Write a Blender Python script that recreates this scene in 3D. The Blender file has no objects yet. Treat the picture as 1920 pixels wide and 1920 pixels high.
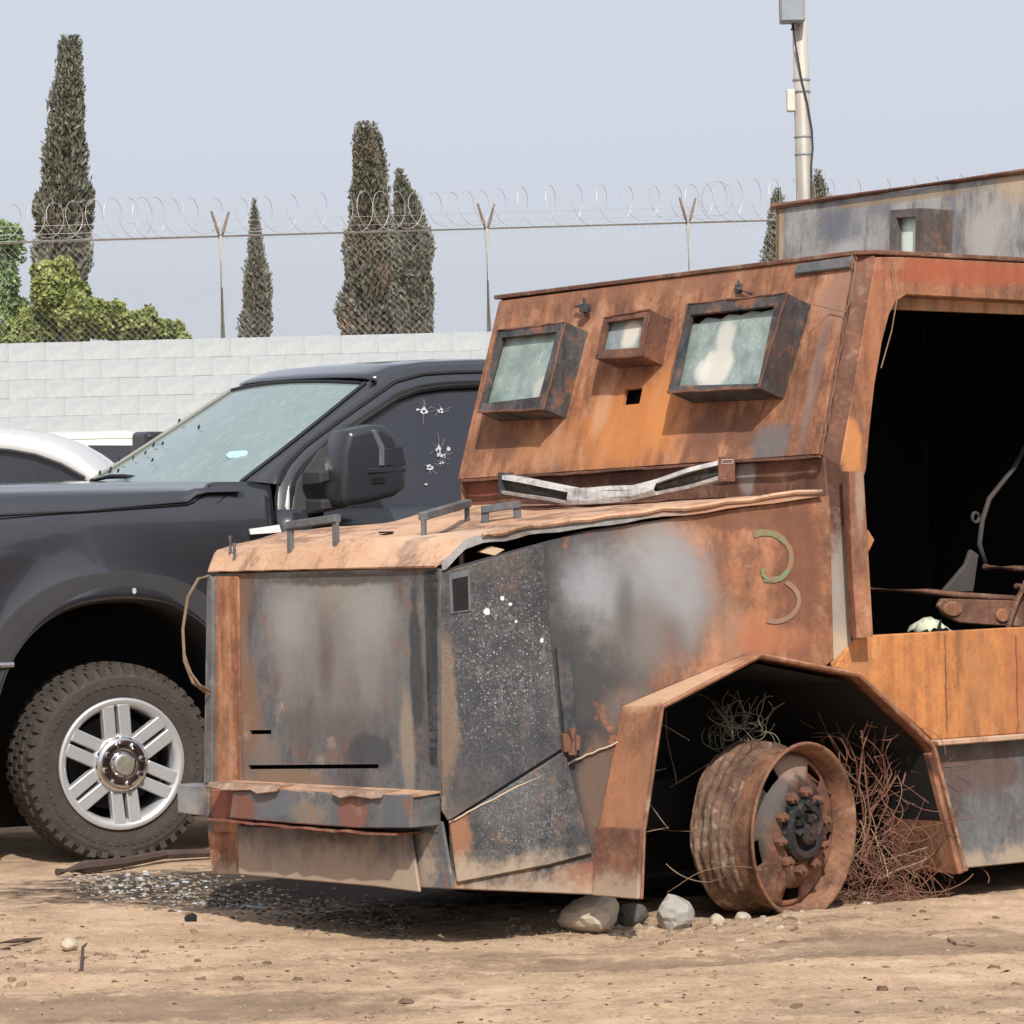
import bpy, bmesh, math, random
import numpy as np
from mathutils import Vector, Matrix
random.seed(7); rng = np.random.default_rng(11)
sc = bpy.context.scene
COL = sc.collection
rad = math.radians

# ------------------------------------------------------------------ camera
FPX, ROLL, PITCH, EYE = 6600.0, rad(1.4), math.atan(100/6600.0), 1.2
_r0 = Vector((1, 0, 0)); _f0 = Vector((0, math.cos(PITCH), math.sin(PITCH))); _u0 = Vector((0, -math.sin(PITCH), math.cos(PITCH)))
CR = math.cos(ROLL)*_r0 - math.sin(ROLL)*_u0
CU = math.sin(ROLL)*_r0 + math.cos(ROLL)*_u0
CAM = Vector((0, 0, EYE))
cd = bpy.data.cameras.new('camera'); cam = bpy.data.objects.new('camera', cd); COL.objects.link(cam)
M3 = Matrix((CR, CU, -_f0)).transposed()
cam.matrix_world = Matrix.Translation(CAM) @ M3.to_4x4()
cd.sensor_fit = 'AUTO'; cd.sensor_width = 36; cd.lens = 36*FPX/1920
cd.clip_start = 0.1; cd.clip_end = 3000
sc.camera = cam

# ------------------------------------------------------------------ world, sun, exposure
SUN_EL, SUN_X = rad(43), 0.10
tosun = Vector((SUN_X*math.cos(SUN_EL), -math.sqrt(1-SUN_X**2)*math.cos(SUN_EL), math.sin(SUN_EL)))
w = bpy.data.worlds.new('World'); sc.world = w; w.use_nodes = True
wn = w.node_tree.nodes; wl = w.node_tree.links; wn.clear()
wo = wn.new('ShaderNodeOutputWorld'); bg = wn.new('ShaderNodeBackground'); sky = wn.new('ShaderNodeTexSky')
sky.sky_type = 'NISHITA'; sky.sun_disc = False; sky.sun_elevation = SUN_EL
sky.sun_rotation = math.atan2(tosun.x, tosun.y)
sky.air_density = 1.0; sky.dust_density = 4.0; sky.ozone_density = 2.0; sky.altitude = 0
bg.inputs['Strength'].default_value = 0.15
hs = wn.new('ShaderNodeHueSaturation'); hs.inputs['Saturation'].default_value = 0.5
hz = wn.new('ShaderNodeMix'); hz.data_type = 'RGBA'; hz.inputs[0].default_value = 0.72; hz.inputs[7].default_value = (3.00, 3.16, 3.62, 1)   # dusty haze veiling the blue
wl.new(sky.outputs[0], hs.inputs['Color']); wl.new(hs.outputs[0], hz.inputs[6]); wl.new(hz.outputs[2], bg.inputs['Color']); wl.new(bg.outputs[0], wo.inputs['Surface'])
sd = bpy.data.lights.new('sun', 'SUN'); sun = bpy.data.objects.new('sun', sd); COL.objects.link(sun)
sd.energy = 3.2; sd.angle = rad(1.0); sd.color = (1.0, 0.95, 0.87)
sun.rotation_euler = (-tosun).to_track_quat('-Z', 'Y').to_euler()
sun.location = (0, -10, 20)
vs = sc.view_settings; vs.view_transform = 'Standard'; vs.look = 'None'; vs.gamma = 1; vs.use_curve_mapping = False
vs.exposure = 0.45

# ------------------------------------------------------------------ sighting helpers: a sight line met with a real plane gives a surveyed point
def ray(px, py): return (px-960)/FPX*CR + (960-py)/FPX*CU + _f0
def hit(px, py, p, n):
    d = ray(px, py); return CAM + d*((Vector(p)-CAM).dot(n)/d.dot(n))
def gnd(px, py, z=0.0): return hit(px, py, (0, 0, z), Vector((0, 0, 1)))
def at(px, py, dist): return hit(px, py, (0, dist, 0), Vector((0, 1, 0)))

# ------------------------------------------------------------------ mesh builder
def frame(d):
    d = Vector(d).normalized(); a = Vector((0, 0, 1)) if abs(d.z) < .9 else Vector((1, 0, 0))
    x = d.cross(a).normalized(); return x, x.cross(d).normalized()
class MB:
    def __init__(s): s.v = []; s.f = []
    def add(s, vs, fs):
        b = len(s.v); s.v += [tuple(v) for v in vs]; s.f += [tuple(i+b for i in f) for f in fs]; return s
    def box(s, c, d, rz=0, rx=0, ry=0):
        m = Matrix.Rotation(rz, 3, 'Z') @ Matrix.Rotation(ry, 3, 'Y') @ Matrix.Rotation(rx, 3, 'X')
        vs = [Vector(c) + m @ Vector((d[0]*i/2, d[1]*j/2, d[2]*k/2)) for i in (-1, 1) for j in (-1, 1) for k in (-1, 1)]
        return s.add(vs, [(0, 1, 3, 2), (4, 6, 7, 5), (0, 4, 5, 1), (2, 3, 7, 6), (0, 2, 6, 4), (1, 5, 7, 3)])
    def hexa(s, a, b):            # two quads (lists of four points) joined
        return s.add(list(a)+list(b), [(3, 2, 1, 0), (4, 5, 6, 7), (0, 1, 5, 4), (1, 2, 6, 5), (2, 3, 7, 6), (3, 0, 4, 7)])
    def plate(s, pts, off):       # polygon extruded by a vector
        pts = [Vector(p) for p in pts]; off = Vector(off); n = len(pts)
        vs = pts + [p+off for p in pts]
        return s.add(vs, [tuple(range(n))[::-1], tuple(range(n, 2*n))] + [(i, (i+1) % n, n+(i+1) % n, n+i) for i in range(n)])
    def loft(s, rows, closed=False, caps=False):
        n = len(rows[0]); vs = [p for r in rows for p in r]; fs = []
        for i in range(len(rows)-1):
            for j in range(n if closed else n-1):
                k = (j+1) % n; fs.append((i*n+j, i*n+k, (i+1)*n+k, (i+1)*n+j))
        if caps: fs += [tuple(range(n))[::-1], tuple(range((len(rows)-1)*n, len(rows)*n))]
        return s.add(vs, fs)
    def tube(s, path, r, n=6, caps=True):
        path = [Vector(p) for p in path]; rows = []
        rr = r if isinstance(r, (list, tuple)) else [r]*len(path)
        x = None
        for i, p in enumerate(path):
            d = path[min(i+1, len(path)-1)] - path[max(i-1, 0)]
            if d.length < 1e-9: d = Vector((0, 0, 1))
            d.normalize()
            if x is None: x, y = frame(d)
            else:
                x = (x - d*x.dot(d)); x = x.normalized() if x.length > 1e-6 else frame(d)[0]; y = d.cross(x)
            rows.append([p + rr[i]*(math.cos(2*math.pi*k/n)*x + math.sin(2*math.pi*k/n)*y) for k in range(n)])
        return s.loft(rows, True, caps)
    def lathe(s, prof, n=48, c=(0, 0, 0), ax='y', closed=False):   # prof: (radius, along axis)
        rows = []
        for (r, h) in prof:
            rows.append([Vector(c) + (Vector((r*math.cos(2*math.pi*k/n), h, r*math.sin(2*math.pi*k/n))) if ax == 'y' else Vector((r*math.cos(2*math.pi*k/n), r*math.sin(2*math.pi*k/n), h))) for k in range(n)])
        if closed: rows.append(rows[0])
        return s.loft(rows, True, False)
    def build(s, name, mat, parent=None, smooth=False, bevel=0, solid=0, seg=1, sub=0):
        me = bpy.data.meshes.new(name); me.from_pydata(s.v, [], s.f); me.validate(); me.update()
        bm = bmesh.new(); bm.from_mesh(me); bmesh.ops.recalc_face_normals(bm, faces=bm.faces); bm.to_mesh(me); bm.free()
        if mat: me.materials.append(mat)
        o = bpy.data.objects.new(name, me); COL.objects.link(o)
        if parent: o.parent = parent
        if smooth: me.polygons.foreach_set('use_smooth', [True]*len(me.polygons))
        if solid:
            m = o.modifiers.new('solid', 'SOLIDIFY'); m.thickness = abs(solid); m.offset = -1 if solid > 0 else 1
        if sub:
            m = o.modifiers.new('sub', 'SUBSURF'); m.levels = sub; m.render_levels = sub
        if bevel:
            m = o.modifiers.new('bevel', 'BEVEL'); m.width = bevel; m.segments = seg; m.limit_method = 'ANGLE'; m.angle_limit = rad(35)
        return o
def tag(o, label=None, cat=None, group=None, kind=None):
    for k, v in (('label', label), ('category', cat), ('group', group), ('kind', kind)):
        if v: o[k] = v
    return o
def empty(name, loc, rz=0):
    o = bpy.data.objects.new(name, None); COL.objects.link(o); o.location = loc; o.rotation_euler = (0, 0, rz); o.empty_display_size = .2; return o

# ------------------------------------------------------------------ node helper and materials
class NT:
    def __init__(s, name):
        s.m = bpy.data.materials.new(name); s.m.use_nodes = True; s.t = s.m.node_tree; s.t.nodes.clear()
        s.out = s.t.nodes.new('ShaderNodeOutputMaterial')
    def n(s, typ, out=0, props=None, **inp):
        nd = s.t.nodes.new('ShaderNode'+typ)
        for k, v in (props or {}).items(): setattr(nd, k, v)
        for k, v in inp.items():
            key = int(k[1:]) if k[0] == 'i' and k[1:].isdigit() else k.replace('_', ' ')
            sk = nd.inputs[key]
            if isinstance(v, bpy.types.NodeSocket): s.t.links.new(v, sk)
            else: sk.default_value = v
        return nd.outputs[out]
    def math(s, op, a, b=0.0, c=None, clamp=False):
        kw = dict(i0=a, i1=b)
        if c is not None: kw['i2'] = c
        return s.n('Math', props=dict(operation=op, use_clamp=clamp), **kw)
    def ss(s, v, a, b): return s.n('MapRange', props=dict(interpolation_type='SMOOTHSTEP'), i0=v, i1=a, i2=b, i3=0.0, i4=1.0)
    def mix(s, f, a, b):
        nd = s.t.nodes.new('ShaderNodeMix'); nd.data_type = 'RGBA'
        for i, v in ((0, f), (6, a), (7, b)):
            if isinstance(v, bpy.types.NodeSocket): s.t.links.new(v, nd.inputs[i])
            else: nd.inputs[i].default_value = v if i == 0 else (v[0], v[1], v[2], 1)
        return nd.outputs[2]
    def ramp(s, f, stops):
        nd = s.t.nodes.new('ShaderNodeValToRGB'); s.t.links.new(f, nd.inputs[0]); e = nd.color_ramp.elements
        while len(e) < len(stops): e.new(.5)
        for q, (p, c) in zip(e, stops): q.position = p; q.color = (c[0], c[1], c[2], 1)
        return nd.outputs[0]
    def noise(s, co, scale, detail=4, rough=.55, out=0, dist=0.0): return s.n('TexNoise', out=out, Vector=co, Scale=float(scale), Detail=float(detail), Roughness=rough, Distortion=dist)
    def obj(s): return s.n('TexCoord', out=3)
    def scale(s, co, v): return s.n('VectorMath', props=dict(operation='MULTIPLY'), i0=co, i1=v)
    def bsdf(s, **k):
        o = s.n('BsdfPrincipled', **k); s.t.links.new(o, s.out.inputs[0]); return s.m
    def bump(s, h, strength=.3, dist=.01): return s.n('Bump', Height=h, Strength=strength, Distance=dist)

def simple(name, col, rough=.6, metal=0, var=.25, scale=8, bump=0, coat=0):
    t = NT(name); co = t.obj(); n = t.noise(co, scale, 5)
    c = t.mix(n, [x*(1-var) for x in col], [x*(1+var) for x in col])
    kw = dict(Base_Color=c, Roughness=rough, Metallic=metal)
    if coat: kw['Coat_Weight'] = coat
    if bump: kw['Normal'] = t.bump(t.noise(co, scale*5, 4), bump, .004)
    return t.bsdf(**kw)

ORANGE = [(.0, (.09, .044, .031)), (.36, (.205, .092, .054)), (.55, (.32, .145, .080)), (.8, (.44, .235, .145))]
BROWN = [(.0, (.06, .03, .024)), (.4, (.125, .06, .042)), (.6, (.19, .092, .062)), (.85, (.27, .155, .108))]
BRIGHT = [(.0, (.19, .085, .045)), (.38, (.38, .155, .060)), (.6, (.50, .21, .072)), (.85, (.56, .30, .14))]
PEACH = [(.0, (.28, .16, .10)), (.4, (.46, .27, .17)), (.7, (.56, .36, .24)), (.9, (.58, .42, .31))]
DARK = [(.0, (.018, .018, .021)), (.4, (.040, .042, .047)), (.62, (.085, .086, .090)), (.85, (.17, .14, .115))]
GREY = [(.0, (.055, .057, .063)), (.4, (.10, .105, .113)), (.65, (.155, .155, .157)), (.9, (.26, .225, .19))]
def rust(name, ramp=ORANGE, soot=0.0, streak=.5, dust=0.0, dust_z=None, blobs=(), speck=None, rough=.8, rustpatch=0.0, bump=.35, stain=.6, flake=.5):
    t = NT(name); co = t.obj()
    n1 = t.noise(co, 2.6, 7, .6); n2 = t.noise(co, 9, 9, .68); n3 = t.noise(co, 55, 4, .6)
    st = t.noise(t.scale(co, (17, 17, 1.1)), 1.0, 5, .6)
    f = t.math('MULTIPLY_ADD', n1, .35, t.math('MULTIPLY_ADD', n2, .4, t.math('MULTIPLY_ADD', n3, .22, t.math('MULTIPLY', t.math('SUBTRACT', st, .5), streak))))
    f = t.math('MULTIPLY_ADD', t.math('SUBTRACT', f, .485), 1.9, .5)
    c = t.ramp(f, ramp)
    nb_ = t.noise(t.scale(co, (1, 1, .6)), 13, 8, .72)
    if stain:
        sm = t.math('MULTIPLY_ADD', t.noise(t.scale(co, (1, 1, .42)), 4.2, 8, .66), .7, t.math('MULTIPLY', st, .3))
        c = t.mix(t.math('MULTIPLY', t.ss(sm, .485, .60), stain), c, (.062, .036, .028))
    if flake:
        dk = ramp in (DARK, GREY)
        fn = t.noise(co, 21, 9, .74, dist=.6)
        c = t.mix(t.math('MULTIPLY', t.ss(fn, .575, .615), flake*(.55 if dk else .45)), c, (.20, .10, .065) if dk else (.40, .29, .21))
        c = t.mix(t.math('MULTIPLY', t.ss(fn, .42, .385), flake*.5), c, (.028, .026, .027) if dk else (.085, .042, .03))
    if rustpatch:
        c = t.mix(t.math('MULTIPLY', t.ss(n2, .52, .66), rustpatch), c, (.27, .10, .045))
    if soot:
        c = t.mix(t.ss(t.math('MULTIPLY_ADD', st, .3, n1), .95-soot*.6, 1.08-soot*.5), c, (.032, .032, .036))
    for (ctr, r, colr, strength, soft) in blobs:
        d = t.n('VectorMath', props=dict(operation='SUBTRACT'), i0=co, i1=tuple(ctr))
        d = t.scale(d, tuple(1/q for q in r))
        ln = t.n('VectorMath', out=1, props=dict(operation='LENGTH'), i0=d)
        ln = t.math('MULTIPLY_ADD', t.math('SUBTRACT', nb_, .5), 2.2*(1.1-soft), t.math('MULTIPLY_ADD', t.math('SUBTRACT', n2, .5), .8, ln))
        m = t.ss(ln, 1.0, 1.0-max(.12, soft))
        m = t.math('MULTIPLY', m, t.math('MULTIPLY_ADD', nb_, .9*(1.05-soft), strength-.45*(1.05-soft)), clamp=True)
        c = t.mix(m, c, colr)
    if speck:
        (ctr, r, dens) = speck
        vo = t.n('TexVoronoi', out=0, Vector=co, Scale=88.0); vr = t.n('TexVoronoi', out=1, Vector=co, Scale=88.0)
        d = t.scale(t.n('VectorMath', props=dict(operation='SUBTRACT'), i0=co, i1=tuple(ctr)), tuple(1/q for q in r))
        ln = t.n('VectorMath', out=1, props=dict(operation='LENGTH'), i0=d)
        rv = t.n('SeparateColor', out=0, Color=vr)
        size = t.math('MULTIPLY', t.math('SUBTRACT', t.math('MULTIPLY', rv, dens), .25), t.ss(ln, 1.1, .3))
        c = t.mix(t.math('MULTIPLY', t.ss(t.math('SUBTRACT', t.math('MULTIPLY', size, .34), vo), -.07, .07), .6), c, (.42, .415, .41))
        mo = t.math('MULTIPLY', t.ss(t.noise(co, 75, 6, .75), .46, .62), t.ss(t.noise(co, 7, 6, .7), .38, .58))
        c = t.mix(t.math('MULTIPLY', t.math('MULTIPLY', mo, t.ss(ln, 1.3, .3)), .6), c, (.19, .19, .19))
        vo2 = t.n('TexVoronoi', out=0, Vector=co, Scale=130.0)
        c = t.mix(t.math('MULTIPLY', t.math('MULTIPLY', t.ss(vo2, .30, .18), t.ss(ln, 1.1, .2)), .35), c, (.4, .4, .4))
    if dust or dust_z:
        m = t.math('MULTIPLY', t.ss(t.noise(co, 6, 8, .7), .62-dust*.4, .82-dust*.4), .8)
        if dust_z:
            z = t.n('SeparateXYZ', out=2, Vector=co)
            m = t.math('MULTIPLY', t.ss(t.math('MULTIPLY_ADD', t.math('SUBTRACT', n2, .5), .35, z), dust_z[1], dust_z[0]), .8)
        c = t.mix(m, c, (.40, .31, .23))
    h = t.math('MULTIPLY_ADD', n2, .6, t.math('MULTIPLY', n3, .5))
    return t.bsdf(Base_Color=c, Roughness=rough, Specular_IOR_Level=.25, Normal=t.bump(h, bump, .006))

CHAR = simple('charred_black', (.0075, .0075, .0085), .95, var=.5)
SOOT = rust('sooty_steel', DARK, streak=.3)
BROWNM = rust('dark_brown_rust', BROWN, streak=.35)
TWIG = simple('dry_twig', (.20, .14, .09), .9, var=.5, scale=14)
CORD = simple('rusty_cord', (.19, .088, .058), .85, var=.5, scale=10)

# ================================================================== ground
def fbm(x, y, seed=0):
    r = np.random.default_rng(seed); z = 0*x
    for k in range(14):
        f = 1.7**k*.55; a = r.uniform(0, 6.28); ph = r.uniform(0, 6.28, 2)
        z = z + np.sin(f*(x*np.cos(a)+y*np.sin(a))+ph[0]+1.3*np.sin(f*.7*(x*np.sin(a)-y*np.cos(a))+ph[1]))/1.5**k
    return z
gA = gnd(1250, 1752); gB = gnd(1920, 1706)
def gz(x, y):
    x = np.asarray(x, float); y = np.asarray(y, float)
    near = np.clip(1-np.hypot(x, y-13)/14, 0, 1)
    z = (.006*fbm(x*1.3, y*1.3, 3) + .0042*fbm(x*8, y*8, 5) + .0024*fbm(x*21, y*21, 9))*near
    # low bank of loose earth in front of the wheel, running off to the right
    dx, dy = gB.x-gA.x, gB.y-gA.y; L = math.hypot(dx, dy); u = ((x-gA.x)*dx+(y-gA.y)*dy)/L/L; v = (-(x-gA.x)*dy+(y-gA.y)*dx)/L
    z = z + .045*np.clip((u+.15)/.5, 0, 1)*np.clip(3-u, 0, 1)*np.where(v > 0, np.exp(-(v/.07)**2), np.exp(-(v/.55)**2))
    # shallow wheel tracks
    for (o_, wd, dp) in ((9.75, .16, .02), (10.55, .15, .015)):
        d = y-(o_+.10*x+.05*np.sin(x*1.3)); z = z - dp*np.exp(-(d/wd)**2)*near + dp*.5*np.exp(-((np.abs(d)-wd*1.7)/.09)**2)*near
    return z
xs = np.concatenate([-np.geomspace(900, 4.2, 24), np.arange(-4.1, 4.1, .028), np.geomspace(4.2, 900, 24)])
ys = np.concatenate([np.array([-900, -300, -100, -30, -10, 0, 4, 6.5, 8]), np.arange(8.4, 12.6, .022), np.arange(12.6, 17, .08), np.geomspace(17.2, 1500, 40)])
GX, GY = np.meshgrid(xs, ys); GZ = gz(GX, GY) + rng.normal(0, .0022, GX.shape)*(np.abs(GX) < 4.2)*(GY > 8.3)*(GY < 13)
nx, ny = len(xs), len(ys)
me = bpy.data.meshes.new('ground')
V = np.stack([GX, GY, GZ], -1).reshape(-1, 3)
ii = (np.arange(ny-1)[:, None]*nx+np.arange(nx-1)[None]).ravel()
Fq = np.stack([ii, ii+1, ii+nx+1, ii+nx], 1)
me.from_pydata(V.tolist(), [], Fq.tolist()); me.polygons.foreach_set('use_smooth', [True]*len(me.polygons))
t = NT('dry_earth'); co = t.obj()
a = t.noise(co, 1.1, 6, .6); b = t.noise(t.scale(co, (1, 1.25, 1)), 6, 9, .72); c3 = t.noise(co, 60, 5, .65)
f = t.math('MULTIPLY_ADD', a, .4, t.math('MULTIPLY_ADD', b, .42, t.math('MULTIPLY', c3, .28)))
c = t.ramp(f, [(.38, (.18, .12, .080)), (.49, (.365, .25, .165)), (.58, (.47, .33, .22)), (.7, (.57, .425, .305))])
c = t.mix(t.math('MULTIPLY', t.ss(t.noise(t.scale(co, (1, 1.5, 1)), 2.6, 8, .72), .53, .68), .55), c, (.15, .105, .075))
vo = t.n('TexVoronoi', out=0, Vector=co, Scale=48.0)
c = t.mix(t.math('MULTIPLY', t.ss(vo, .22, .12), t.ss(b, .5, .65)), c, (.45, .37, .28))
for (px, py, rx, ry, q) in ((200, 1885, 1.0, .32, .6), (620, 1890, .6, .25, .4), (1250, 1800, .9, .16, .55), (1760, 1775, .7, .35, .6), (1700, 1890, .5, .2, .35), (900, 1790, .5, .15, .4), (150, 1820, .5, .12, .4)):
    pc = gnd(px, py); d = t.scale(t.n('VectorMath', props=dict(operation='SUBTRACT'), i0=co, i1=(pc.x, pc.y, 0)), (1/rx, 1/ry, 0))
    ln = t.math('MULTIPLY_ADD', t.math('SUBTRACT', b, .5), 2.4, t.n('VectorMath', out=1, props=dict(operation='LENGTH'), i0=d))
    c = t.mix(t.math('MULTIPLY', t.ss(ln, 1.15, .45), q), c, (.17, .12, .085))
# burnt, oily earth by the wreck, blackened to paint in the shade beneath it
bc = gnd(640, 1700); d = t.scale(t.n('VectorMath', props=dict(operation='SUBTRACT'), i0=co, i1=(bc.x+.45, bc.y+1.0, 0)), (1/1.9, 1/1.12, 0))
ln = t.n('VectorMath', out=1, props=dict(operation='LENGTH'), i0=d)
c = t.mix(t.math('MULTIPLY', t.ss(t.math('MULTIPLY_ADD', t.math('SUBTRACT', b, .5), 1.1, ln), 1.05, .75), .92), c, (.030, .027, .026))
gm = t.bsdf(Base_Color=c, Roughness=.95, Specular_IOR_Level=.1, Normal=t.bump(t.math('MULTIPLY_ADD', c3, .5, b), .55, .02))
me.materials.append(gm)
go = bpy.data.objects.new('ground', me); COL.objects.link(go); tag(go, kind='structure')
def onground(px, py):
    p = gnd(px, py)
    for _ in range(4): p = gnd(px, py, float(gz(p.x, p.y)))
    return p

# ================================================================== boundary wall, fence and razor wire
WY = 38.0
wall_top = at(460, 633, WY).z
wallm = NT('whitewash'); co = wallm.obj()
n = wallm.noise(co, 1.6, 6, .6); n2 = wallm.noise(wallm.scale(co, (3, 3, .5)), 2.2, 6, .65); n3 = wallm.noise(co, 14, 6, .7)
c = wallm.ramp(wallm.math('MULTIPLY_ADD', n, .6, wallm.math('MULTIPLY', n3, .4)), [(.3, (.27, .315, .35)), (.46, (.375, .415, .44)), (.62, (.455, .485, .485))])
c = wallm.mix(wallm.math('MULTIPLY', wallm.ss(n2, .58, .75), .5), c, (.62, .58, .38))
c = wallm.mix(wallm.math('MULTIPLY', wallm.ss(n3, .60, .74), .45), c, (.27, .31, .35))
WALLM = wallm.bsdf(Base_Color=c, Roughness=.9, Normal=wallm.bump(n3, .3, .01))
wall = empty('block_wall', (0, WY, 0)); tag(wall, 'whitewashed concrete block wall along the back of the yard', 'wall')
MB().box((0, .0765, wall_top/2-.003), (26, .16, wall_top-.006)).build('core', WALLM, wall)
blk = MB().box((0, 0, 0), (.3988, .03, .1988)).build('block', WALLM, wall, bevel=.0025)
first = True
for r in range(7):
    z = wall_top-.1-.2*r
    for k in range(21):
        x = -6.4+.4*k+(.2 if r % 2 else 0)
        o = blk if first else blk.copy(); 
        if not first: COL.objects.link(o); o.parent = wall
        first = False
        o.location = (x, .007+random.uniform(-.002, .002), z); o.rotation_euler = (0, random.uniform(-.006, .006), random.uniform(-.01, .01))
GALV = simple('weathered_galvanised', (.40, .41, .42), .55, .0, .25, 20)
POSTM = simple('chalky_post', (.52, .52, .50), .7, 0, .3, 12)
WIREM = simple('fence_wire', (.55, .56, .58), .5, 0, .2, 20)
fence = empty('chain_link_fence', (0, WY+.1, wall_top)); tag(fence, 'chain link fence topped with coiled razor wire standing on the white wall', 'fence')
FY = WY+.1
rail_l = at(0, 455, FY); rail_r = at(1450, 413, FY)
rs = (rail_r.z-rail_l.z)/(rail_r.x-rail_l.x); railz = lambda x: rail_l.z+(x-rail_l.x)*rs-wall_top
MB().tube([(-9, 0, railz(-9)), (9, 0, railz(9))], .021, 8).build('rail', simple('white_rail', (.66, .67, .68), .5), fence, smooth=True)
px_posts = [at(-180, 500, FY).x, at(415, 500, FY).x, at(914, 500, FY).x, at(1291, 450, FY).x, at(1700, 450, FY).x]
for x in px_posts:
    h = railz(x)
    MB().tube([(x, 0, 0), (x, 0, h)], .028, 8).build('post', POSTM, fence, smooth=True)
    m = MB()
    for sg in (-1, 1): m.tube([(x, .0, h-.04), (x+sg*.03, sg*.02, h+.06), (x+sg*.09, sg*.06, h+.27)], [.022, .02, .013], 6)
    m.build('post_arm', simple('rusty_arm', (.20, .15, .12), .8), fence)
m = MB(); hgt = railz(0)-.02; X0, X1 = -6.6, 6.6; st = .078
def stick(m, a, b, r):   # thin three-sided wire
    m.tube([a, b], r, 3, False)
k = X0-hgt
while k < X1:
    for sg in (1, -1):
        a0, a1 = (k, k+hgt) if sg == 1 else (k+hgt, k)
        stick(m, (a0, .03, .01), (a1, .03+.004*sg, hgt), .0009)
    k += st
tag(m.build('chain_link_mesh', WIREM, fence), kind='stuff')
m = MB(); pts = []; th = 0; x = -7.0
while x < 7.2:
    loop = 0.235*(1+.28*math.sin(x*1.9)+.15*math.sin(x*5.3))
    th += .28; x += loop*.28/(2*math.pi)
    R_ = .205*(1+.10*math.sin(x*2.7))
    pts.append((x+.12*math.cos(th), R_*math.cos(th)*.9, railz(x)+.225+R_*math.sin(th)))
m.tube(pts, .0034, 4)
for i in range(2, len(pts), 5):
    p = Vector(pts[i]); m.box(p, (.028, .003, .006), random.uniform(0, 3), 0, random.uniform(0, 3))
m.build('razor_coil', simple('razor_wire', (.46, .44, .45), .5, .2, .25), fence)
for dz in (.08, .17):
    MB().tube([(-7, .02, railz(-7)+dz), (7, .02, railz(7)+dz)], .0028, 4).build('barbed_strand', WIREM, fence)
m = MB(); cc = at(1345, 372, FY-.15); m.tube([(cc.x+.17*math.cos(q), -.15+.03*math.sin(2*q), cc.z-wall_top+.19*math.sin(q)) for q in np.linspace(0, 6.3, 26)], .005, 4)
m.build('razor_coil', bpy.data.materials['razor_wire'], fence)

# ================================================================== trees
def leafmat(name, stops, brown=0.0, browncol=(.12, .085, .06)):
    t = NT(name); co = t.obj(); isl = t.n('NewGeometry', out=8)
    n = t.noise(co, 1.4, 5); f = t.math('MULTIPLY_ADD', isl, .55, t.math('MULTIPLY', n, .5))
    c = t.ramp(f, stops)
    if brown: c = t.mix(t.math('MULTIPLY', t.ss(t.noise(co, .8, 4), .50, .64), brown), c, browncol)
    return t.bsdf(Base_Color=c, Roughness=.85, Specular_IOR_Level=.15)
CYP = leafmat('cypress_leaf', [(.15, (.09, .096, .074)), (.5, (.155, .162, .124)), (.85, (.235, .23, .18))], .6, (.19, .15, .115))  # cypress leaf tones are paled and greyed to paint in distant haze
CYPB = leafmat('cypress_leaf_brownish', [(.15, (.08, .082, .062)), (.5, (.145, .142, .108)), (.85, (.22, .20, .155))], .95, (.24, .17, .13))
GRN = leafmat('bright_leaf', [(.15, (.13, .16, .045)), (.5, (.25, .29, .09)), (.85, (.38, .41, .17))])
GRN2 = leafmat('pale_leaf', [(.15, (.10, .16, .06)), (.5, (.2, .29, .12)), (.85, (.32, .40, .2))])
BARK = simple('bark', (.12, .09, .07), .9, var=.4, scale=10)
def leaves(centres, dirs, size, asp=.5):
    n = len(centres); d = dirs/np.linalg.norm(dirs, axis=1)[:, None]
    u = np.cross(d, rng.normal(size=(n, 3))); u /= np.linalg.norm(u, axis=1)[:, None]
    L = (size*rng.uniform(.5, 1.5, n)*np.ones(n))[:, None]; W = L*asp
    v = np.stack([centres-d*L*.5, centres+u*W*.5, centres+d*L*.5, centres-u*W*.5], 1).reshape(-1, 3)
    return v
def mesh_quads(name, v, mat, parent):
    me = bpy.data.meshes.new(name); me.from_pydata(v.tolist(), [], np.arange(len(v)).reshape(-1, 4).tolist()); me.materials.append(mat)
    o = bpy.data.objects.new(name, me); COL.objects.link(o); o.parent = parent; return o
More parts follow.
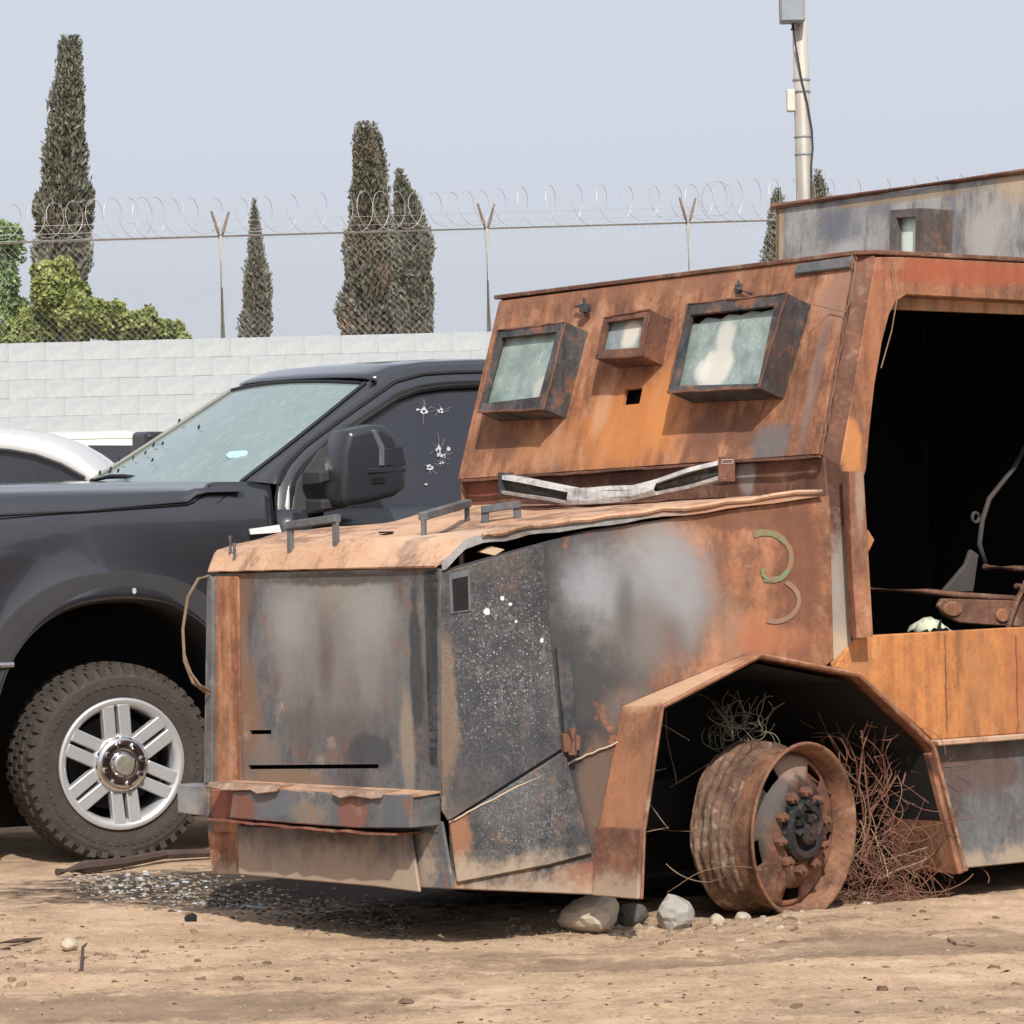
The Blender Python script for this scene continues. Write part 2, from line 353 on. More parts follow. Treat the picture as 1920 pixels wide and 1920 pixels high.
def cypress(rows, dist, label, mat, n=9000, size=.17):
    """rows: (py, left px, right px) from the tip down"""
    zs, cx, rr = [], [], []
    for (py, l, r) in rows:
        a, b = at(l, py, dist), at(r, py, dist); zs.append(a.z); cx.append((a.x+b.x)/2); rr.append((b.x-a.x)/2)
    zs.append(.8); cx.append(cx[-1]); rr.append(rr[-1]*.9)
    zs, cx, rr = np.array(zs), np.array(cx), np.array(rr)
    root = empty('cypress_tree', (cx[-1], dist, 0)); tag(root, label, 'tree', 'cypress trees beyond the wall')
    zmin = wall_top*.75
    z = np.interp(rng.uniform(0, 1, n*3), [0, 1], [zmin, zs.max()])
    R_ = np.interp(z, zs[::-1], rr[::-1]); keep = rng.uniform(0, rr.max(), n*3) < R_*1.0+.02; z = z[keep][:n]; R_ = R_[keep][:n]
    th = rng.uniform(0, 2*np.pi, len(z))
    lump = .10*np.sin(th*3+z*2.1)+.09*np.sin(th*5-z*4.3+1)+.10*np.sin(z*7.7+th*2)
    rad_ = np.clip(R_*(.93+lump), .03, None)*np.sqrt(rng.uniform(.45, 1.0, len(z)))+rng.normal(0, .015, len(z))
    c = np.stack([np.interp(z, zs[::-1], cx[::-1])-cx[-1]+rad_*np.cos(th), rad_*np.sin(th), z], 1)
    d = np.stack([np.cos(th)*.7, np.sin(th)*.7, np.full(len(z), 1.3)], 1)+rng.normal(0, .45, (len(z), 3))
    mesh_quads('crown', leaves(c, d, size*np.clip(.45+R_*1.1, .5, 1.0), .42), mat, root)
    # dense inner shoots so that the crown is not see-through
    z = rng.uniform(zmin, zs.max()-.1, n//2); R_ = np.interp(z, zs[::-1], rr[::-1]); th = rng.uniform(0, 6.28, len(z)); q = R_*.72*np.sqrt(rng.uniform(0, 1, len(z)))
    c = np.stack([np.interp(z, zs[::-1], cx[::-1])-cx[-1]+q*np.cos(th), q*np.sin(th), z], 1)
    mesh_quads('inner_shoots', leaves(c, np.stack([np.cos(th), np.sin(th), th*0+1], 1)+rng.normal(0, .5, (len(z), 3)), size*np.clip(R_*5, .3, 2.2), .6), mat, root)
    MB().tube([(0, 0, 0), (0, 0, zs.max()*.5), (cx[0]-cx[-1], 0, zs.max()-.2)], [.22, .12, .02], 8).build('trunk', BARK, root)
    return root
cypress([(66, 115, 148), (90, 108, 152), (140, 102, 158), (200, 94, 160), (260, 86, 163), (320, 78, 166), (360, 72, 170), (400, 58, 174), (430, 64, 172), (480, 62, 168), (560, 60, 166), (640, 58, 168)], 52, 'tallest cypress with a blunt top, left behind the fence', CYP, 26000, .10)
cypress([(372, 474, 478), (400, 470, 484), (440, 466, 491), (500, 459, 503), (560, 453, 514), (600, 451, 512), (632, 449, 510)], 56, 'thin pointed cypress standing alone beside the fence post', CYP, 11000, .09)
cypress([(228, 669, 694), (250, 664, 700), (300, 659, 712), (360, 655, 722), (420, 648, 728), (500, 643, 732), (560, 640, 735), (620, 633, 740)], 52, 'tall bushy cypress, left partner of the crowded clump with a split tip', CYPB, 18000, .095)
cypress([(228, 697, 704), (260, 694, 717), (310, 690, 727), (380, 686, 731), (470, 680, 745), (560, 675, 755), (620, 675, 758)], 53, 'narrow spire cypress squeezed in the middle of the crowded clump', CYPB, 11000, .095)
cypress([(316, 744, 752), (340, 740, 764), (380, 735, 788), (420, 733, 804), (480, 733, 813), (540, 735, 815), (620, 735, 818)], 51, 'shorter fat cypress on the right of the crowded clump', CYP, 16000, .095)
cypress([(352, 1452, 1462), (370, 1445, 1470), (400, 1440, 1476), (440, 1432, 1478), (480, 1428, 1478), (560, 1424, 1482)], 56, 'small dark cypress left of the utility pole, half hidden by the grey truck', CYP, 7000, .09)
cypress([(316, 1528, 1536), (340, 1522, 1548), (370, 1518, 1557), (420, 1515, 1562), (500, 1512, 1568)], 56, 'small cypress tip just right of the utility pole', CYP, 7000, .09)
def bushy(name, lobes, dist, label, mat, n, size, trunk=True):
    """lobes: (px, py, radius px, depth offset)"""
    k = FPX/dist; cs = []
    base = at(lobes[0][0], 700, dist); root = empty(name, (base.x, dist, 0)); tag(root, label, 'tree' if name.endswith('tree') else 'bush')
    tot = sum(l[2]**2 for l in lobes); V = []; m = MB()
    for (px, py, rp, dy) in lobes:
        c0 = at(px, py, dist); r = rp/k; q = int(n*rp*rp/tot)
        v = rng.normal(size=(q, 3)); v /= np.linalg.norm(v, axis=1)[:, None]
        lump = 1+.18*np.sin(v[:, 0]*6+px)+.15*np.sin(v[:, 2]*7+v[:, 1]*5)
        c = np.array([c0.x-base.x, dy, c0.z])+v*(r*lump*np.cbrt(rng.uniform(.25, 1, q)))[:, None]*np.array([1, .9, .85])
        V.append(leaves(c, v+rng.normal(0, .7, (q, 3)), size, .6))
        m.tube([(0, 0, .5), ((c0.x-base.x)*.5, dy*.4, c0.z*.55), (c0.x-base.x, dy, c0.z)], [.12, .06, .015], 6)
    mesh_quads('crown', np.concatenate(V), mat, root)
    m.build('trunk', BARK, root)
bushy('broadleaf_tree', [(110, 560, 52, 0), (100, 520, 44, .3), (160, 600, 50, -.3), (215, 605, 42, .2), (270, 612, 38, 0), (318, 622, 26, .1), (60, 620, 45, .2), (20, 640, 40, 0), (345, 634, 12, 0)], 44, 'low spreading bright green tree showing above the wall before the tall cypress', GRN, 34000, .065)
bushy('broadleaf_tree', [(10, 445, 34, 0), (-30, 480, 60, .2), (12, 530, 30, 0), (22, 575, 28, .1), (-20, 590, 60, 0)], 47, 'pale leafy tree cut off by the left edge of the photo', GRN2, 9000, .065)

# ================================================================== utility pole
PD = 43.0
CONC = simple('pale_concrete', (.50, .47, .42), .85, 0, .15, 5, .2)
pb = at(1510, 420, PD); pt = at(1491, -260, PD)
pole = empty('utility_pole', (pb.x, PD, 0)); tag(pole, 'tall pale concrete utility pole rising beyond the wall', 'pole')
tilt = (pt.x-pb.x)/(pt.z-pb.z)
PX = lambda z: (z-pb.z)*tilt
m = MB()
m.tube([(PX(0), 0, 0), (PX(pb.z), 0, pb.z), (PX(pt.z), 0, pt.z)], [.12, .105, .08], 16)
m.build('shaft', CONC, pole, smooth=True)
L = lambda px, py, dy=0: at(px, py, PD)-Vector((pb.x, PD, 0))+Vector((0, dy, 0))
GBOX = simple('grey_paint', (.24, .27, .31), .5)
c0 = L(1482, 5, -.2)
tr = MB().box(c0, (.30, .26, .56)).build('transformer_box', GBOX, pole, bevel=.02)
MB().tube([L(1485, 45, -.15), L(1485, 60, -.15)], .035, 8).build('cable_gland', simple('dark_rubber', (.04, .04, .045), .7), pole)
MB().tube([L(1484, 50, -.15), L(1493, 105, -.13), L(1501, 150, -.11), L(1512, 195, -.11), L(1521, 245, -.09), L(1523, 280, -.07), L(1520, 310, -.09), L(1521, 420, -.09)], .014, 6).build('cable', bpy.data.materials['dark_rubber'], pole)
b = MB().box(L(1482, 190, -.06), (.10, .12, .27)).build('junction_box', simple('cream_plastic', (.55, .54, .45), .6), pole, bevel=.01)
for py in (150, 290, 257, 172):
    z = L(1505, py).z; MB().lathe([(.108, z-.012), (.112, z), (.108, z+.012)], 16, (PX(z), 0, 0), 'z').build('band', bpy.data.materials['grey_paint'], pole)

# ================================================================== burnt armoured truck (local axes: x to the rear, y to the far side, z up)
TW = rad(40); WR = Vector((math.cos(TW), math.sin(TW), 0)); WA = Vector((-math.sin(TW), math.cos(TW), 0))
WO = gnd(1480, 1725) - .06*WA
class Local:
    def __init__(s, o, r, a, lean=0.0):
        s.o, s.r = o, r; up = Vector((0, 0, 1)); s.a = a*math.cos(lean)+up*math.sin(lean); s.u = up*math.cos(lean)-a*math.sin(lean)
    def loc(s, v): v = v-s.o; return Vector((v.dot(s.r), v.dot(s.a), v.dot(s.u)))
    def wld(s, l): return s.o + s.r*l[0] + s.a*l[1] + s.u*l[2]
    def vec(s, l): return s.r*l[0] + s.a*l[1] + s.u*l[2]
    def pl(s, px, py, p, n): return s.loc(hit(px, py, s.wld(p), s.vec(n)))
    def side(s, px, py, y=0.0): return s.pl(px, py, (0, y, 0), (0, 1, 0))
    def front(s, px, py, x): return s.pl(px, py, (x, 0, 0), (1, 0, 0))
W = Local(WO, WR, WA)
S = W.side; FR = W.front
FX = -1.22
ns_d = Vector((1.35, -.34, 0)).normalized(); NSN = Vector((ns_d.y, -ns_d.x, 0))
nsy = lambda x: .34-(x-FX)*.34/1.35
NS = lambda px, py, off=0.0: W.pl(px, py, Vector((FX, .34, 0))+NSN*off, NSN)
WSN = Vector((-.675, 0, .22)).normalized()
WS = lambda px, py, off=0.0: W.pl(px, py, Vector((.15, 0, 1.535))+WSN*off, WSN)
wreck = empty('armoured_truck', WO, TW)
tag(wreck, 'burnt out rusty home made armoured truck with boxed windows and an open cab', 'armoured truck')

def quad_holes(P00, P10, P11, P01, holes):
    ss = sorted({0, 1, *[h[0] for h in holes], *[h[1] for h in holes]}); ts = sorted({0, 1, *[h[2] for h in holes], *[h[3] for h in holes]})
    f = lambda s, t: (Vector(P00)*(1-s)+Vector(P10)*s)*(1-t)+(Vector(P01)*(1-s)+Vector(P11)*s)*t
    m = MB(); m.v = [tuple(f(s, t)) for t in ts for s in ss]; n = len(ss)
    for j in range(len(ts)-1):
        for i in range(n-1):
            sc_, tc = (ss[i]+ss[i+1])/2, (ts[j]+ts[j+1])/2
            if any(h[0] < sc_ < h[1] and h[2] < tc < h[3] for h in holes): continue
            m.f.append((j*n+i, j*n+i+1, (j+1)*n+i+1, (j+1)*n+i))
    return m
def poly(name, pts, off, mat, parent=wreck, bevel=.004, label=None):
    o = MB().plate(pts, off).build(name, mat, parent, bevel=bevel)
    if label: o['label'] = label
    return o

# ---- windscreen plate with its three boxed windows
wsp = [WS(864, 900), WS(1540, 853), WS(1606, 480), WS(941, 567)]
ws_m = rust('windscreen_rust', ORANGE, streak=.9, dust=.04, stain=.5, flake=.25, blobs=[
    (WS(1190, 800), (.3, .45, .26), (.52, .20, .06), .75, .7), (WS(1010, 840), (.2, .3, .10), (.40, .20, .10), .6, .7),
    (WS(1450, 840), (.06, .13, .10), (.13, .13, .13), .85, .45), (WS(1395, 815), (.06, .10, .12), (.14, .07, .045), .8, .5), (WS(950, 845), (.06, .10, .10), (.15, .07, .045), .7, .5),
    (WS(1535, 700), (.5, .035, .4), (.20, .16, .15), .55, .6), (WS(1580, 560), (.2, .14, .14), (.30, .17, .12), .8, .5),
    (WS(1240, 520), (.5, 1.2, .09), (.24, .115, .07), .6, .6), (WS(960, 800), (.3, .14, .12), (.17, .08, .05), .6, .6), (WS(1330, 815), (.3, .16, .10), (.16, .075, .05), .7, .5), (WS(1250, 760), (.3, .10, .25), (.54, .22, .07), .6, .7), (WS(1130, 790), (.05, .06, .3), (.5, .36, .24), .35, .6)])
sx = lambda px: (px-864)/(1540-864)
quad_holes(wsp[0], wsp[1], wsp[2], wsp[3], [(.448, .496, .335, .42)]).build('windscreen_plate', ws_m, wreck, solid=-.014)
MB().box(WS(1194, 743, -.10), (.02, .3, .3)).build('charred_backing', CHAR, wreck)
def zr(x, y): return 840+x/2.4, 460+y/2.4
BX_D = rust('window_box_soot', DARK, streak=.5, rustpatch=.75, bump=.5)
BX_B = rust('window_box_rust', BROWN, streak=.5, rustpatch=.4, bump=.5)
def glassmat(name, base, blobs, rough=.22):
    t = NT(name); co = t.obj(); n = t.noise(co, 13, 7, .65); n2 = t.noise(t.scale(co, (1, 30, 6)), 2, 4)
    c = t.mix(t.ss(n, .32, .68), [q*.78 for q in base], [min(1, q*1.2) for q in base])
    c = t.mix(t.math('MULTIPLY', t.ss(n2, .5, .7), .16), c, (.45, .5, .46))
    vo = t.n('TexVoronoi', out=0, Vector=co, Scale=60.0, props=dict(feature='DISTANCE_TO_EDGE'))
    c = t.mix(t.math('MULTIPLY', t.ss(vo, .05, .0), t.math('MULTIPLY', t.ss(n, .42, .62), .45)), c, (.55, .62, .58))
    for (ctr, r, colr, st_, soft) in blobs:
        d = t.scale(t.n('VectorMath', props=dict(operation='SUBTRACT'), i0=co, i1=tuple(ctr)), tuple(1/q for q in r))
        ln = t.math('MULTIPLY_ADD', t.math('SUBTRACT', n, .5), 1.0, t.n('VectorMath', out=1, props=dict(operation='LENGTH'), i0=d))
        c = t.mix(t.math('MULTIPLY', t.ss(ln, 1.0, 1-soft), st_), c, colr)
    return t.bsdf(Base_Color=c, Roughness=rough, Specular_IOR_Level=.55, Normal=t.bump(n, .25, .004))
def window_box(front, opening, D, mat, gmat, pane=None, rec=.03, top_gap=None):
    Fo = [WS(*zr(*p), D) for p in front]; Op = [WS(*zr(*p), D) for p in opening]
    Bk = [p-WSN*(D+.004) for p in Fo]; Oi = [p-WSN*.016 for p in Op]
    m = MB()
    for i in range(4):
        j = (i+1) % 4
        m.add([Fo[i], Fo[j], Bk[j], Bk[i]], [(0, 1, 2, 3)]); m.add([Fo[i], Fo[j], Op[j], Op[i]], [(0, 1, 2, 3)]); m.add([Op[i], Op[j], Oi[j], Oi[i]], [(0, 1, 2, 3)])
        a, b = Fo[i]-WSN*.016, Fo[j]-WSN*.016
        m.add([a, b, Oi[j], Oi[i]], [(0, 1, 2, 3)])
    o = m.build('window_box', mat, wreck, bevel=.004)
    # welded bead round the outer edge of the bezel
    mw = MB()
    for i in range(4):
        a, b = Fo[i], Fo[(i+1) % 4]
        mw.tube([a+(b-a)*q+Vector((random.uniform(-1, 1), random.uniform(-1, 1), random.uniform(-1, 1)))*.0022 for q in np.linspace(0, 1, 9)], .005, 5)
    mw.build('weld_bead', BROWNM, o)
    cen = sum(Op, Vector())/4
    bk = [cen+(p-cen)*1.06-WSN*(D-.006) for p in Op]
    MB().plate(bk, -WSN*.004).build('charred_backing', CHAR, o)
    ptz = pane or opening
    g = [WS(*zr(*p), D-rec) for p in ptz]
    if not pane: c2 = sum(g, Vector())/len(g); g = [c2+(p-c2)*1.05 for p in g]
    MB().plate(g, -WSN*.03).build('pane', gmat, o, bevel=.003)
    return o
G1 = glassmat('hazed_glass_green', (.22, .285, .265), [(WS(*zr(420, 640), .1), (.06, .06, .06), (.5, .48, .42), .7, .4), (WS(*zr(250, 450), .1), (.1, .1, .05), (.36, .38, .38), .5, .6)])
G2 = glassmat('burnt_glass_small', (.22, .26, .27), [(WS(*zr(815, 395), .1), (.05, .055, .085), (.60, .55, .46), .9, .5)])
G3 = glassmat('burnt_glass_large', (.22, .275, .26), [(WS(*zr(1210, 560), .1), (.10, .095, .10), (.58, .56, .50), .95, .4), (WS(*zr(1250, 430), .1), (.1, .055, .11), (.52, .51, .46), .85, .45), (WS(*zr(1150, 560), .1), (.1, .05, .05), (.66, .66, .62), .6, .5)])
window_box([(225, 385), (530, 345), (430, 735), (135, 750)], [(240, 415), (490, 388), (410, 682), (160, 712)], .126, BX_D, G1)
window_box([(705, 325), (910, 290), (870, 495), (665, 510)], [(715, 345), (882, 322), (855, 460), (684, 472)], .122, BX_B, G2)
window_box([(1080, 265), (1525, 215), (1400, 640), (990, 660)], [(1092, 312), (1468, 270), (1397, 622), (1024, 632)], .135, BX_D, G3,
           pane=[(1015, 645), (1100, 345), (1125, 352), (1165, 322), (1230, 330), (1262, 308), (1318, 312), (1370, 292), (1410, 298), (1480, 280), (1405, 640)])
# small brackets, grey strip, seams on the plate
def br(pts, r, mat=SOOT, name='bracket', par=wreck, n=6): return MB().tube(pts, r, n).build(name, mat, par)
m = MB(); a = WS(*zr(610, 275), .0)
m.tube([a, WS(*zr(615, 280), .05)], .009, 6); m.tube([WS(*zr(575, 272), .04), WS(*zr(640, 285), .045)], .007, 6); m.tube([WS(*zr(612, 240), .03), WS(*zr(622, 315), .04)], .007, 6); m.box(WS(*zr(615, 282), .05), (.03, .03, .03))
m.build('bracket', SOOT, wreck)
m = MB(); m.tube([WS(*zr(1310, 160), .01), WS(*zr(1315, 210), .03)], .007, 6); m.tube([WS(*zr(1300, 195), .03), WS(*zr(1365, 218), .035)], .006, 6); m.box(WS(*zr(1312, 195), .012), (.02, .03, .03))
m.build('bracket', SOOT, wreck)
poly('grey_strip', [WS(1494, 516, .018), WS(1597, 503, .018), WS(1600, 482, .018), WS(1496, 497, .018)], WSN*.012, rust('grey_strip_steel', GREY, streak=.3))
for a, b in (((1606, 482), (1540, 853)), ((1540, 855), (864, 902))):
    A_, B_ = WS(*a, .016), WS(*b, .016); mw = MB()
    mw.tube([A_+(B_-A_)*q+Vector((random.uniform(-1, 1), random.uniform(-1, 1), random.uniform(-1, 1)))*.003 for q in np.linspace(0, 1, 30)], .006, 5)
    mw.build('weld_bead', BROWNM, wreck)
br([WS(*zr(1640, 265), .10), WS(*zr(1720, 285), .03), WS(*zr(1790, 300), .03), WS(*zr(1812, 240), .03), WS(*zr(1835, 90), .04), WS(*zr(1815, 40), .05)], .0022, TWIG, 'loose_wire')
br([S(1672, 490, -.02), S(1682, 560, -.02), S(1672, 620, -.015), S(1652, 690, -.02)], .0022, TWIG, 'loose_wire')
# ---- roof, corner post, door pillar, rail
RXE = 2.7
roof_m = rust('roof_rust', BROWN, streak=.3, dust=.3)
tl = WS(934, 566); tr_ = WS(1612, 476)
poly('roof', [(tl.x-.02, 1.935, 2.212), (RXE, 1.935, 2.232), (RXE, -.004, 2.232), (tr_.x+.05, -.004, 2.226), (tr_.x-.025, .02, 2.222)], (0, 0, .016), roof_m, bevel=.003)
cp_front = [S(1604, 479, .045), S(1541, 853, .045), S(1553, 925, .045), S(1563, 1236, .03)]
cp_rear = [S(1641, 480), S(1574, 872), S(1583, 925), S(1598, 1250)]
post_m = rust('corner_post_rust', BROWN, streak=.4, dust=.12, blobs=[(S(1580, 1130), (.12, .3, .28), (.33, .30, .27), .8, .5), (S(1570, 1215), (.1, .2, .1), (.46, .35, .25), .8, .6)])
MB().loft([cp_front, cp_rear]).build('corner_post', post_m, wreck, solid=.012)
side_m = rust('door_frame_rust', ORANGE, streak=.5, dust=.05, blobs=[(S(1640, 640), (.06, .2, .5), (.33, .14, .07), .5, .6), (S(1597, 840), (.07, .2, .12), (.55, .24, .09), .8, .5), (S(1780, 520), (.6, .2, .03), (.30, .075, .05), .6, .6)])
pil = [S(1643, 482), S(1576, 872), S(1585, 925), S(1600, 1200), S(1625, 1200), S(1612, 925), S(1625, 880), S(1632, 800), S(1641, 720), S(1655, 640), S(1668, 590), S(1680, 566), S(1700, 553)]
ptop = S(1700, 553)
poly('door_pillar', pil[:-1]+[(ptop.x, 0, ptop.z), (ptop.x, 0, 2.223)], (0, .045, 0), side_m)
poly('roof_rail', [(ptop.x+.002, 0, 2.223), (RXE, 0, 2.226), (RXE, 0, 2.078), (ptop.x+.002, 0, ptop.z)], (0, .10, 0), rust('roof_rail_rust', ORANGE, streak=.25, dust=.05, blobs=[(S(1780, 510), (.9, .2, .06), (.34, .085, .045), .7, .6)]))
poly('door_head', [(.6, .102, 2.16), (RXE, .102, 2.16), (RXE, .102, 2.055), (.56, .102, 2.052)], (0, .03, 0), rust('door_head_tan', PEACH, streak=.2, dust=.3))
# folded edge plate at the front of the doorway, with a small notch plate
tab_m = rust('fold_rust', ORANGE, streak=.5, dust=.1, blobs=[(S(1615, 1040), (.06, .3, .4), (.48, .21, .085), .7, .7), (S(1582, 930), (.03, .3, .2), (.36, .27, .22), .6, .6)])
tA = [S(1578, 884, -.03), S(1592, 884, -.075), S(1619, 884, -.075)]; tB = [S(1594, 1192, -.03), S(1606, 1196, -.075), S(1637, 1194, -.075)]
tb = MB().loft([tA, [a+(b-a)*.5+Vector((0, .006*(i == 1), 0)) for i, (a, b) in enumerate(zip(tA, tB))], tB]).build('folded_edge_plate', tab_m, wreck, solid=.012)
poly('catch_plate', [S(1628, 992, -.07), S(1641, 1012, -.07), S(1630, 1035, -.07)], (0, .014, 0), tab_m, tb)
# ---- sill and lower side
sill_m = rust('sill_bright_rust', BRIGHT, streak=.6, dust=.05, blobs=[(S(1840, 1290), (.14, .3, .3), (.36, .17, .08), .35, .7), (S(1615, 1240), (.07, .2, .06), (.30, .16, .09), .5, .6), (S(1905, 1280), (.08, .3, .3), (.42, .15, .07), .5, .7)])
a5 = S(1610, 1265); a6 = S(1750, 1400); a7 = S(1810, 1632)
poly('sill_panel', [S(1600, 1199), S(1638, 1191), (1.9, -.002, .945), (1.9, -.002, .566), (a6.x, 0, a6.z+.022), (a5.x, 0, a5.z), S(1566, 1252)], (0, .04, 0), sill_m)
poly('rear_side_panel', [(1.903, -.002, 2.078), (RXE, -.002, 2.078), (RXE, -.002, .566), (1.903, -.002, .566)], (0, .04, 0), sill_m)
poly('sill_lip', [(a6.x-.01, -.03, .566), (RXE, -.03, .566), (RXE, -.03, .548), (a6.x-.002, -.03, .546)], (0, .07, 0), rust('lip_pale', PEACH, streak=.2, dust=.5))
poly('lower_side_panel', [(a6.x+.012, .03, .545), (RXE, .03, .545), (RXE, .03, .10), (a7.x-.012, .03, .112)], (0, .012, 0), rust('lower_side_soot', GREY, soot=.35, streak=.5, dust_z=(.12, .20), blobs=[(S(1840, 1450), (.3, .2, .1), (.11, .06, .045), .6, .5)]))
for px in (1772, 1905):
    mw = MB()
    a, b = S(px, 1190, -.004), S(px+4, 1372, -.004); mw.tube([a+(b-a)*q+Vector((random.uniform(-1, 1), 0, 0))*.003 for q in np.linspace(0, 1, 14)], .0018, 4)
    mw.build('weld_bead', BROWNM, wreck)
# ---- nose: front panel, side panel, flare
f00, f10, f11, f01 = FR(396, 1560, FX), FR(826, 1560, FX), FR(826, 1064, FX), FR(399, 1076, FX)
fs = lambda px: (px-397)/429; ft = lambda py: (1560-py)/490
fr_m = rust('nose_front_paint', GREY, streak=.35, dust=.1, rustpatch=.35, blobs=[
    (FR(640, 1200, FX), (.3, .5, .42), (.205, .188, .172), .9, .75), (FR(640, 1100, FX), (.3, .30, .14), (.25, .225, .195), .75, .85),
    (FR(545, 1155, FX), (.3, .21, .24), (.285, .285, .28), .9, .95), (FR(695, 1150, FX), (.3, .21, .24), (.285, .285, .28), .9, .95),
    (FR(545, 1270, FX), (.3, .10, .16), (.22, .20, .195), .7, .9), (FR(700, 1260, FX), (.3, .10, .16), (.22, .215, .205), .7, .9),
    (FR(617, 1240, FX), (.3, .07, .22), (.12, .10, .095), .85, .9), (FR(620, 1370, FX), (.3, .4, .10), (.12, .11, .105), .7, .8),
    (FR(455, 1200, FX), (.3, .06, .4), (.24, .13, .085), .7, .6), (FR(500, 1410, FX), (.3, .12, .09), (.20, .15, .12), .7, .5), (FR(770, 1380, FX), (.3, .05, .2), (.33, .26, .19), .6, .5),
    (FR(540, 1465, FX), (.3, .3, .07), (.22, .15, .10), .9, .5), (FR(470, 1330, FX), (.3, .09, .22), (.20, .12, .08), .9, .5), (FR(460, 1110, FX), (.3, .07, .14), (.17, .10, .07), .8, .5),
    (FR(785, 1250, FX), (.3, .04, .35), (.05, .052, .058), .9, .4), (FR(700, 1410, FX), (.3, .14, .07), (.06, .063, .07), .8, .4), (FR(640, 1085, FX), (.3, .5, .03), (.07, .06, .055), .8, .5)])  # last blob paints dark shading along the panel's top edge
quad_holes(f00, f10, f11, f01, [(fs(478), fs(521), ft(1375), ft(1367)), (fs(476), fs(722), ft(1441), ft(1433))]).build('nose_front_panel', fr_m, wreck, solid=-.012)
MB().box((FX+.10, .97, .8), (.01, 1.1, .9)).build('charred_backing', CHAR, wreck)
cor_m = rust('corner_rust', ORANGE, streak=.9, dust=.12, blobs=[(FR(392, 1150, FX), (.3, .02, .5), (.33, .34, .36), .75, .4)])
poly('corner_strip', [FR(398, 1560, FX-.02), FR(452, 1560, FX-.02), FR(446, 1080, FX-.02), FR(398, 1080, FX-.02)], (.018, 0, 0), cor_m)
poly('corner_flange', [FR(381, 1470, FX-.035), FR(397, 1470, FX-.035), FR(399, 1085, FX-.035), FR(387, 1078, FX-.035)], (.05, 0, 0), rust('flange_pale_blue', GREY, streak=.3, dust=.15, blobs=[(FR(388, 1250, FX), (.3, .05, .5), (.32, .34, .37), .7, .5)]))
poly('corner_strip', [FR(806, 1500, FX-.012), FR(827, 1500, FX-.012), FR(826, 1066, FX-.012), FR(792, 1068, FX-.012)], (.010, 0, 0), rust('corner_soot', GREY, streak=.5, soot=.3, blobs=[(FR(815, 1150, FX), (.2, .03, .5), (.07, .08, .1), .7, .6)]), label='sooty black corner strip')
def arch(y): return [Vector((-.718, y, .131)), Vector((-.699, y, .342)), Vector((-.605, y, .736)), Vector((-.162, y, .886)), Vector((.296, y, .804)), Vector((.651, y, .543)), Vector((.795, y, .109))]
AR = arch(0)
ns_m = rust('nose_side_paint', ORANGE, streak=.45, dust=.04, dust_z=(.14, .24), blobs=[
    (NS(960, 1300), (.46, .3, .85), (.042, .043, .047), 1.0, .3), (NS(1120, 1150), (.28, .3, .45), (.06, .06, .062), .95, .5), (NS(1060, 1540), (.3, .3, .2), (.05, .052, .056), .8, .3),
    (NS(1220, 1130), (.36, .3, .30), (.17, .155, .145), .95, .7), (NS(1240, 1010), (.24, .3, .12), (.25, .2, .165), .7, .9),
    (NS(1115, 1095), (.20, .3, .20), (.275, .285, .305), .9, .95), (NS(1240, 1060), (.20, .3, .20), (.275, .285, .305), .9, .95), (NS(1290, 1110), (.12, .3, .2), (.26, .265, .28), .8, .9),
    (NS(1172, 1150), (.055, .3, .2), (.10, .095, .095), .8, .9), (NS(1260, 1200), (.07, .3, .12), (.13, .10, .095), .6, .9), (NS(1370, 1190), (.09, .3, .2), (.27, .17, .12), .6, .8),
    (NS(1100, 1640), (.12, .3, .05), (.26, .12, .08), .8, .4), (NS(1500, 1060), (.12, .3, .45), (.14, .060, .040), .75, .6), (NS(1400, 975), (.30, .3, .05), (.15, .07, .045), .8, .5), (NS(1420, 1190), (.10, .3, .10), (.42, .17, .085), .6, .5), (NS(1120, 1480), (.08, .3, .22), (.15, .10, .075), .8, .5), (NS(1180, 1330), (.14, .3, .10), (.13, .11, .10), .8, .6), (NS(1450, 1200), (.2, .3, .06), (.34, .13, .07), .6, .7)])
side_pts = [NS(826, 1070), NS(961, 1032), NS(1092, 997), NS(1140, 989), NS(1530, 932), NS(1557, 930), NS(1564, 1238), Vector((.13, nsy(.13), .832)), Vector((-.162, nsy(-.162), .884)), Vector((-.605, nsy(-.605), .734)), Vector((-.699, nsy(-.699), .342)), Vector((-.72, nsy(-.72), .131)), NS(848, 1667)]
poly('nose_side_panel', side_pts, -NSN*.012, ns_m)
sk_m = rust('speckled_black_paint', DARK, streak=.25, dust=.02, rustpatch=.15, dust_z=(.3, .5), blobs=[(NS(905, 1300), (.3, .3, .6), (.05, .052, .058), .7, .7), (NS(832, 1330), (.05, .3, .3), (.22, .15, .10), .7, .4), (NS(900, 1040), (.2, .3, .1), (.10, .085, .075), .6, .5)],
            speck=(NS(945, 1240), (.30, .4, .46), 1.25))
poly('speckled_plate', [NS(828, 1074, .012), NS(961, 1036, .012), NS(1020, 1019, .012), NS(1034, 1200, .012), NS(1056, 1404, .012), NS(842, 1540, .012), NS(829, 1520, .012)], -NSN*.010, sk_m)
for (px, py, q) in ((912, 1147, .012), (942, 1122, .007), (957, 1133, .006), (1016, 1201, .007), (968, 1165, .005)):   # bright paint spots
    c = NS(px, py, .0135); e1 = ns_d; e2 = Vector((0, 0, 1))
    poly('paint_spot', [c+q*random.uniform(.8, 1.2)*(math.cos(a)*e1+math.sin(a)*e2) for a in np.linspace(0, 6.28, 9)[:-1]], -NSN*.002, simple('white_spot', (.62, .62, .6)) if 'white_spot' not in bpy.data.materials else bpy.data.materials['white_spot'], bevel=0)
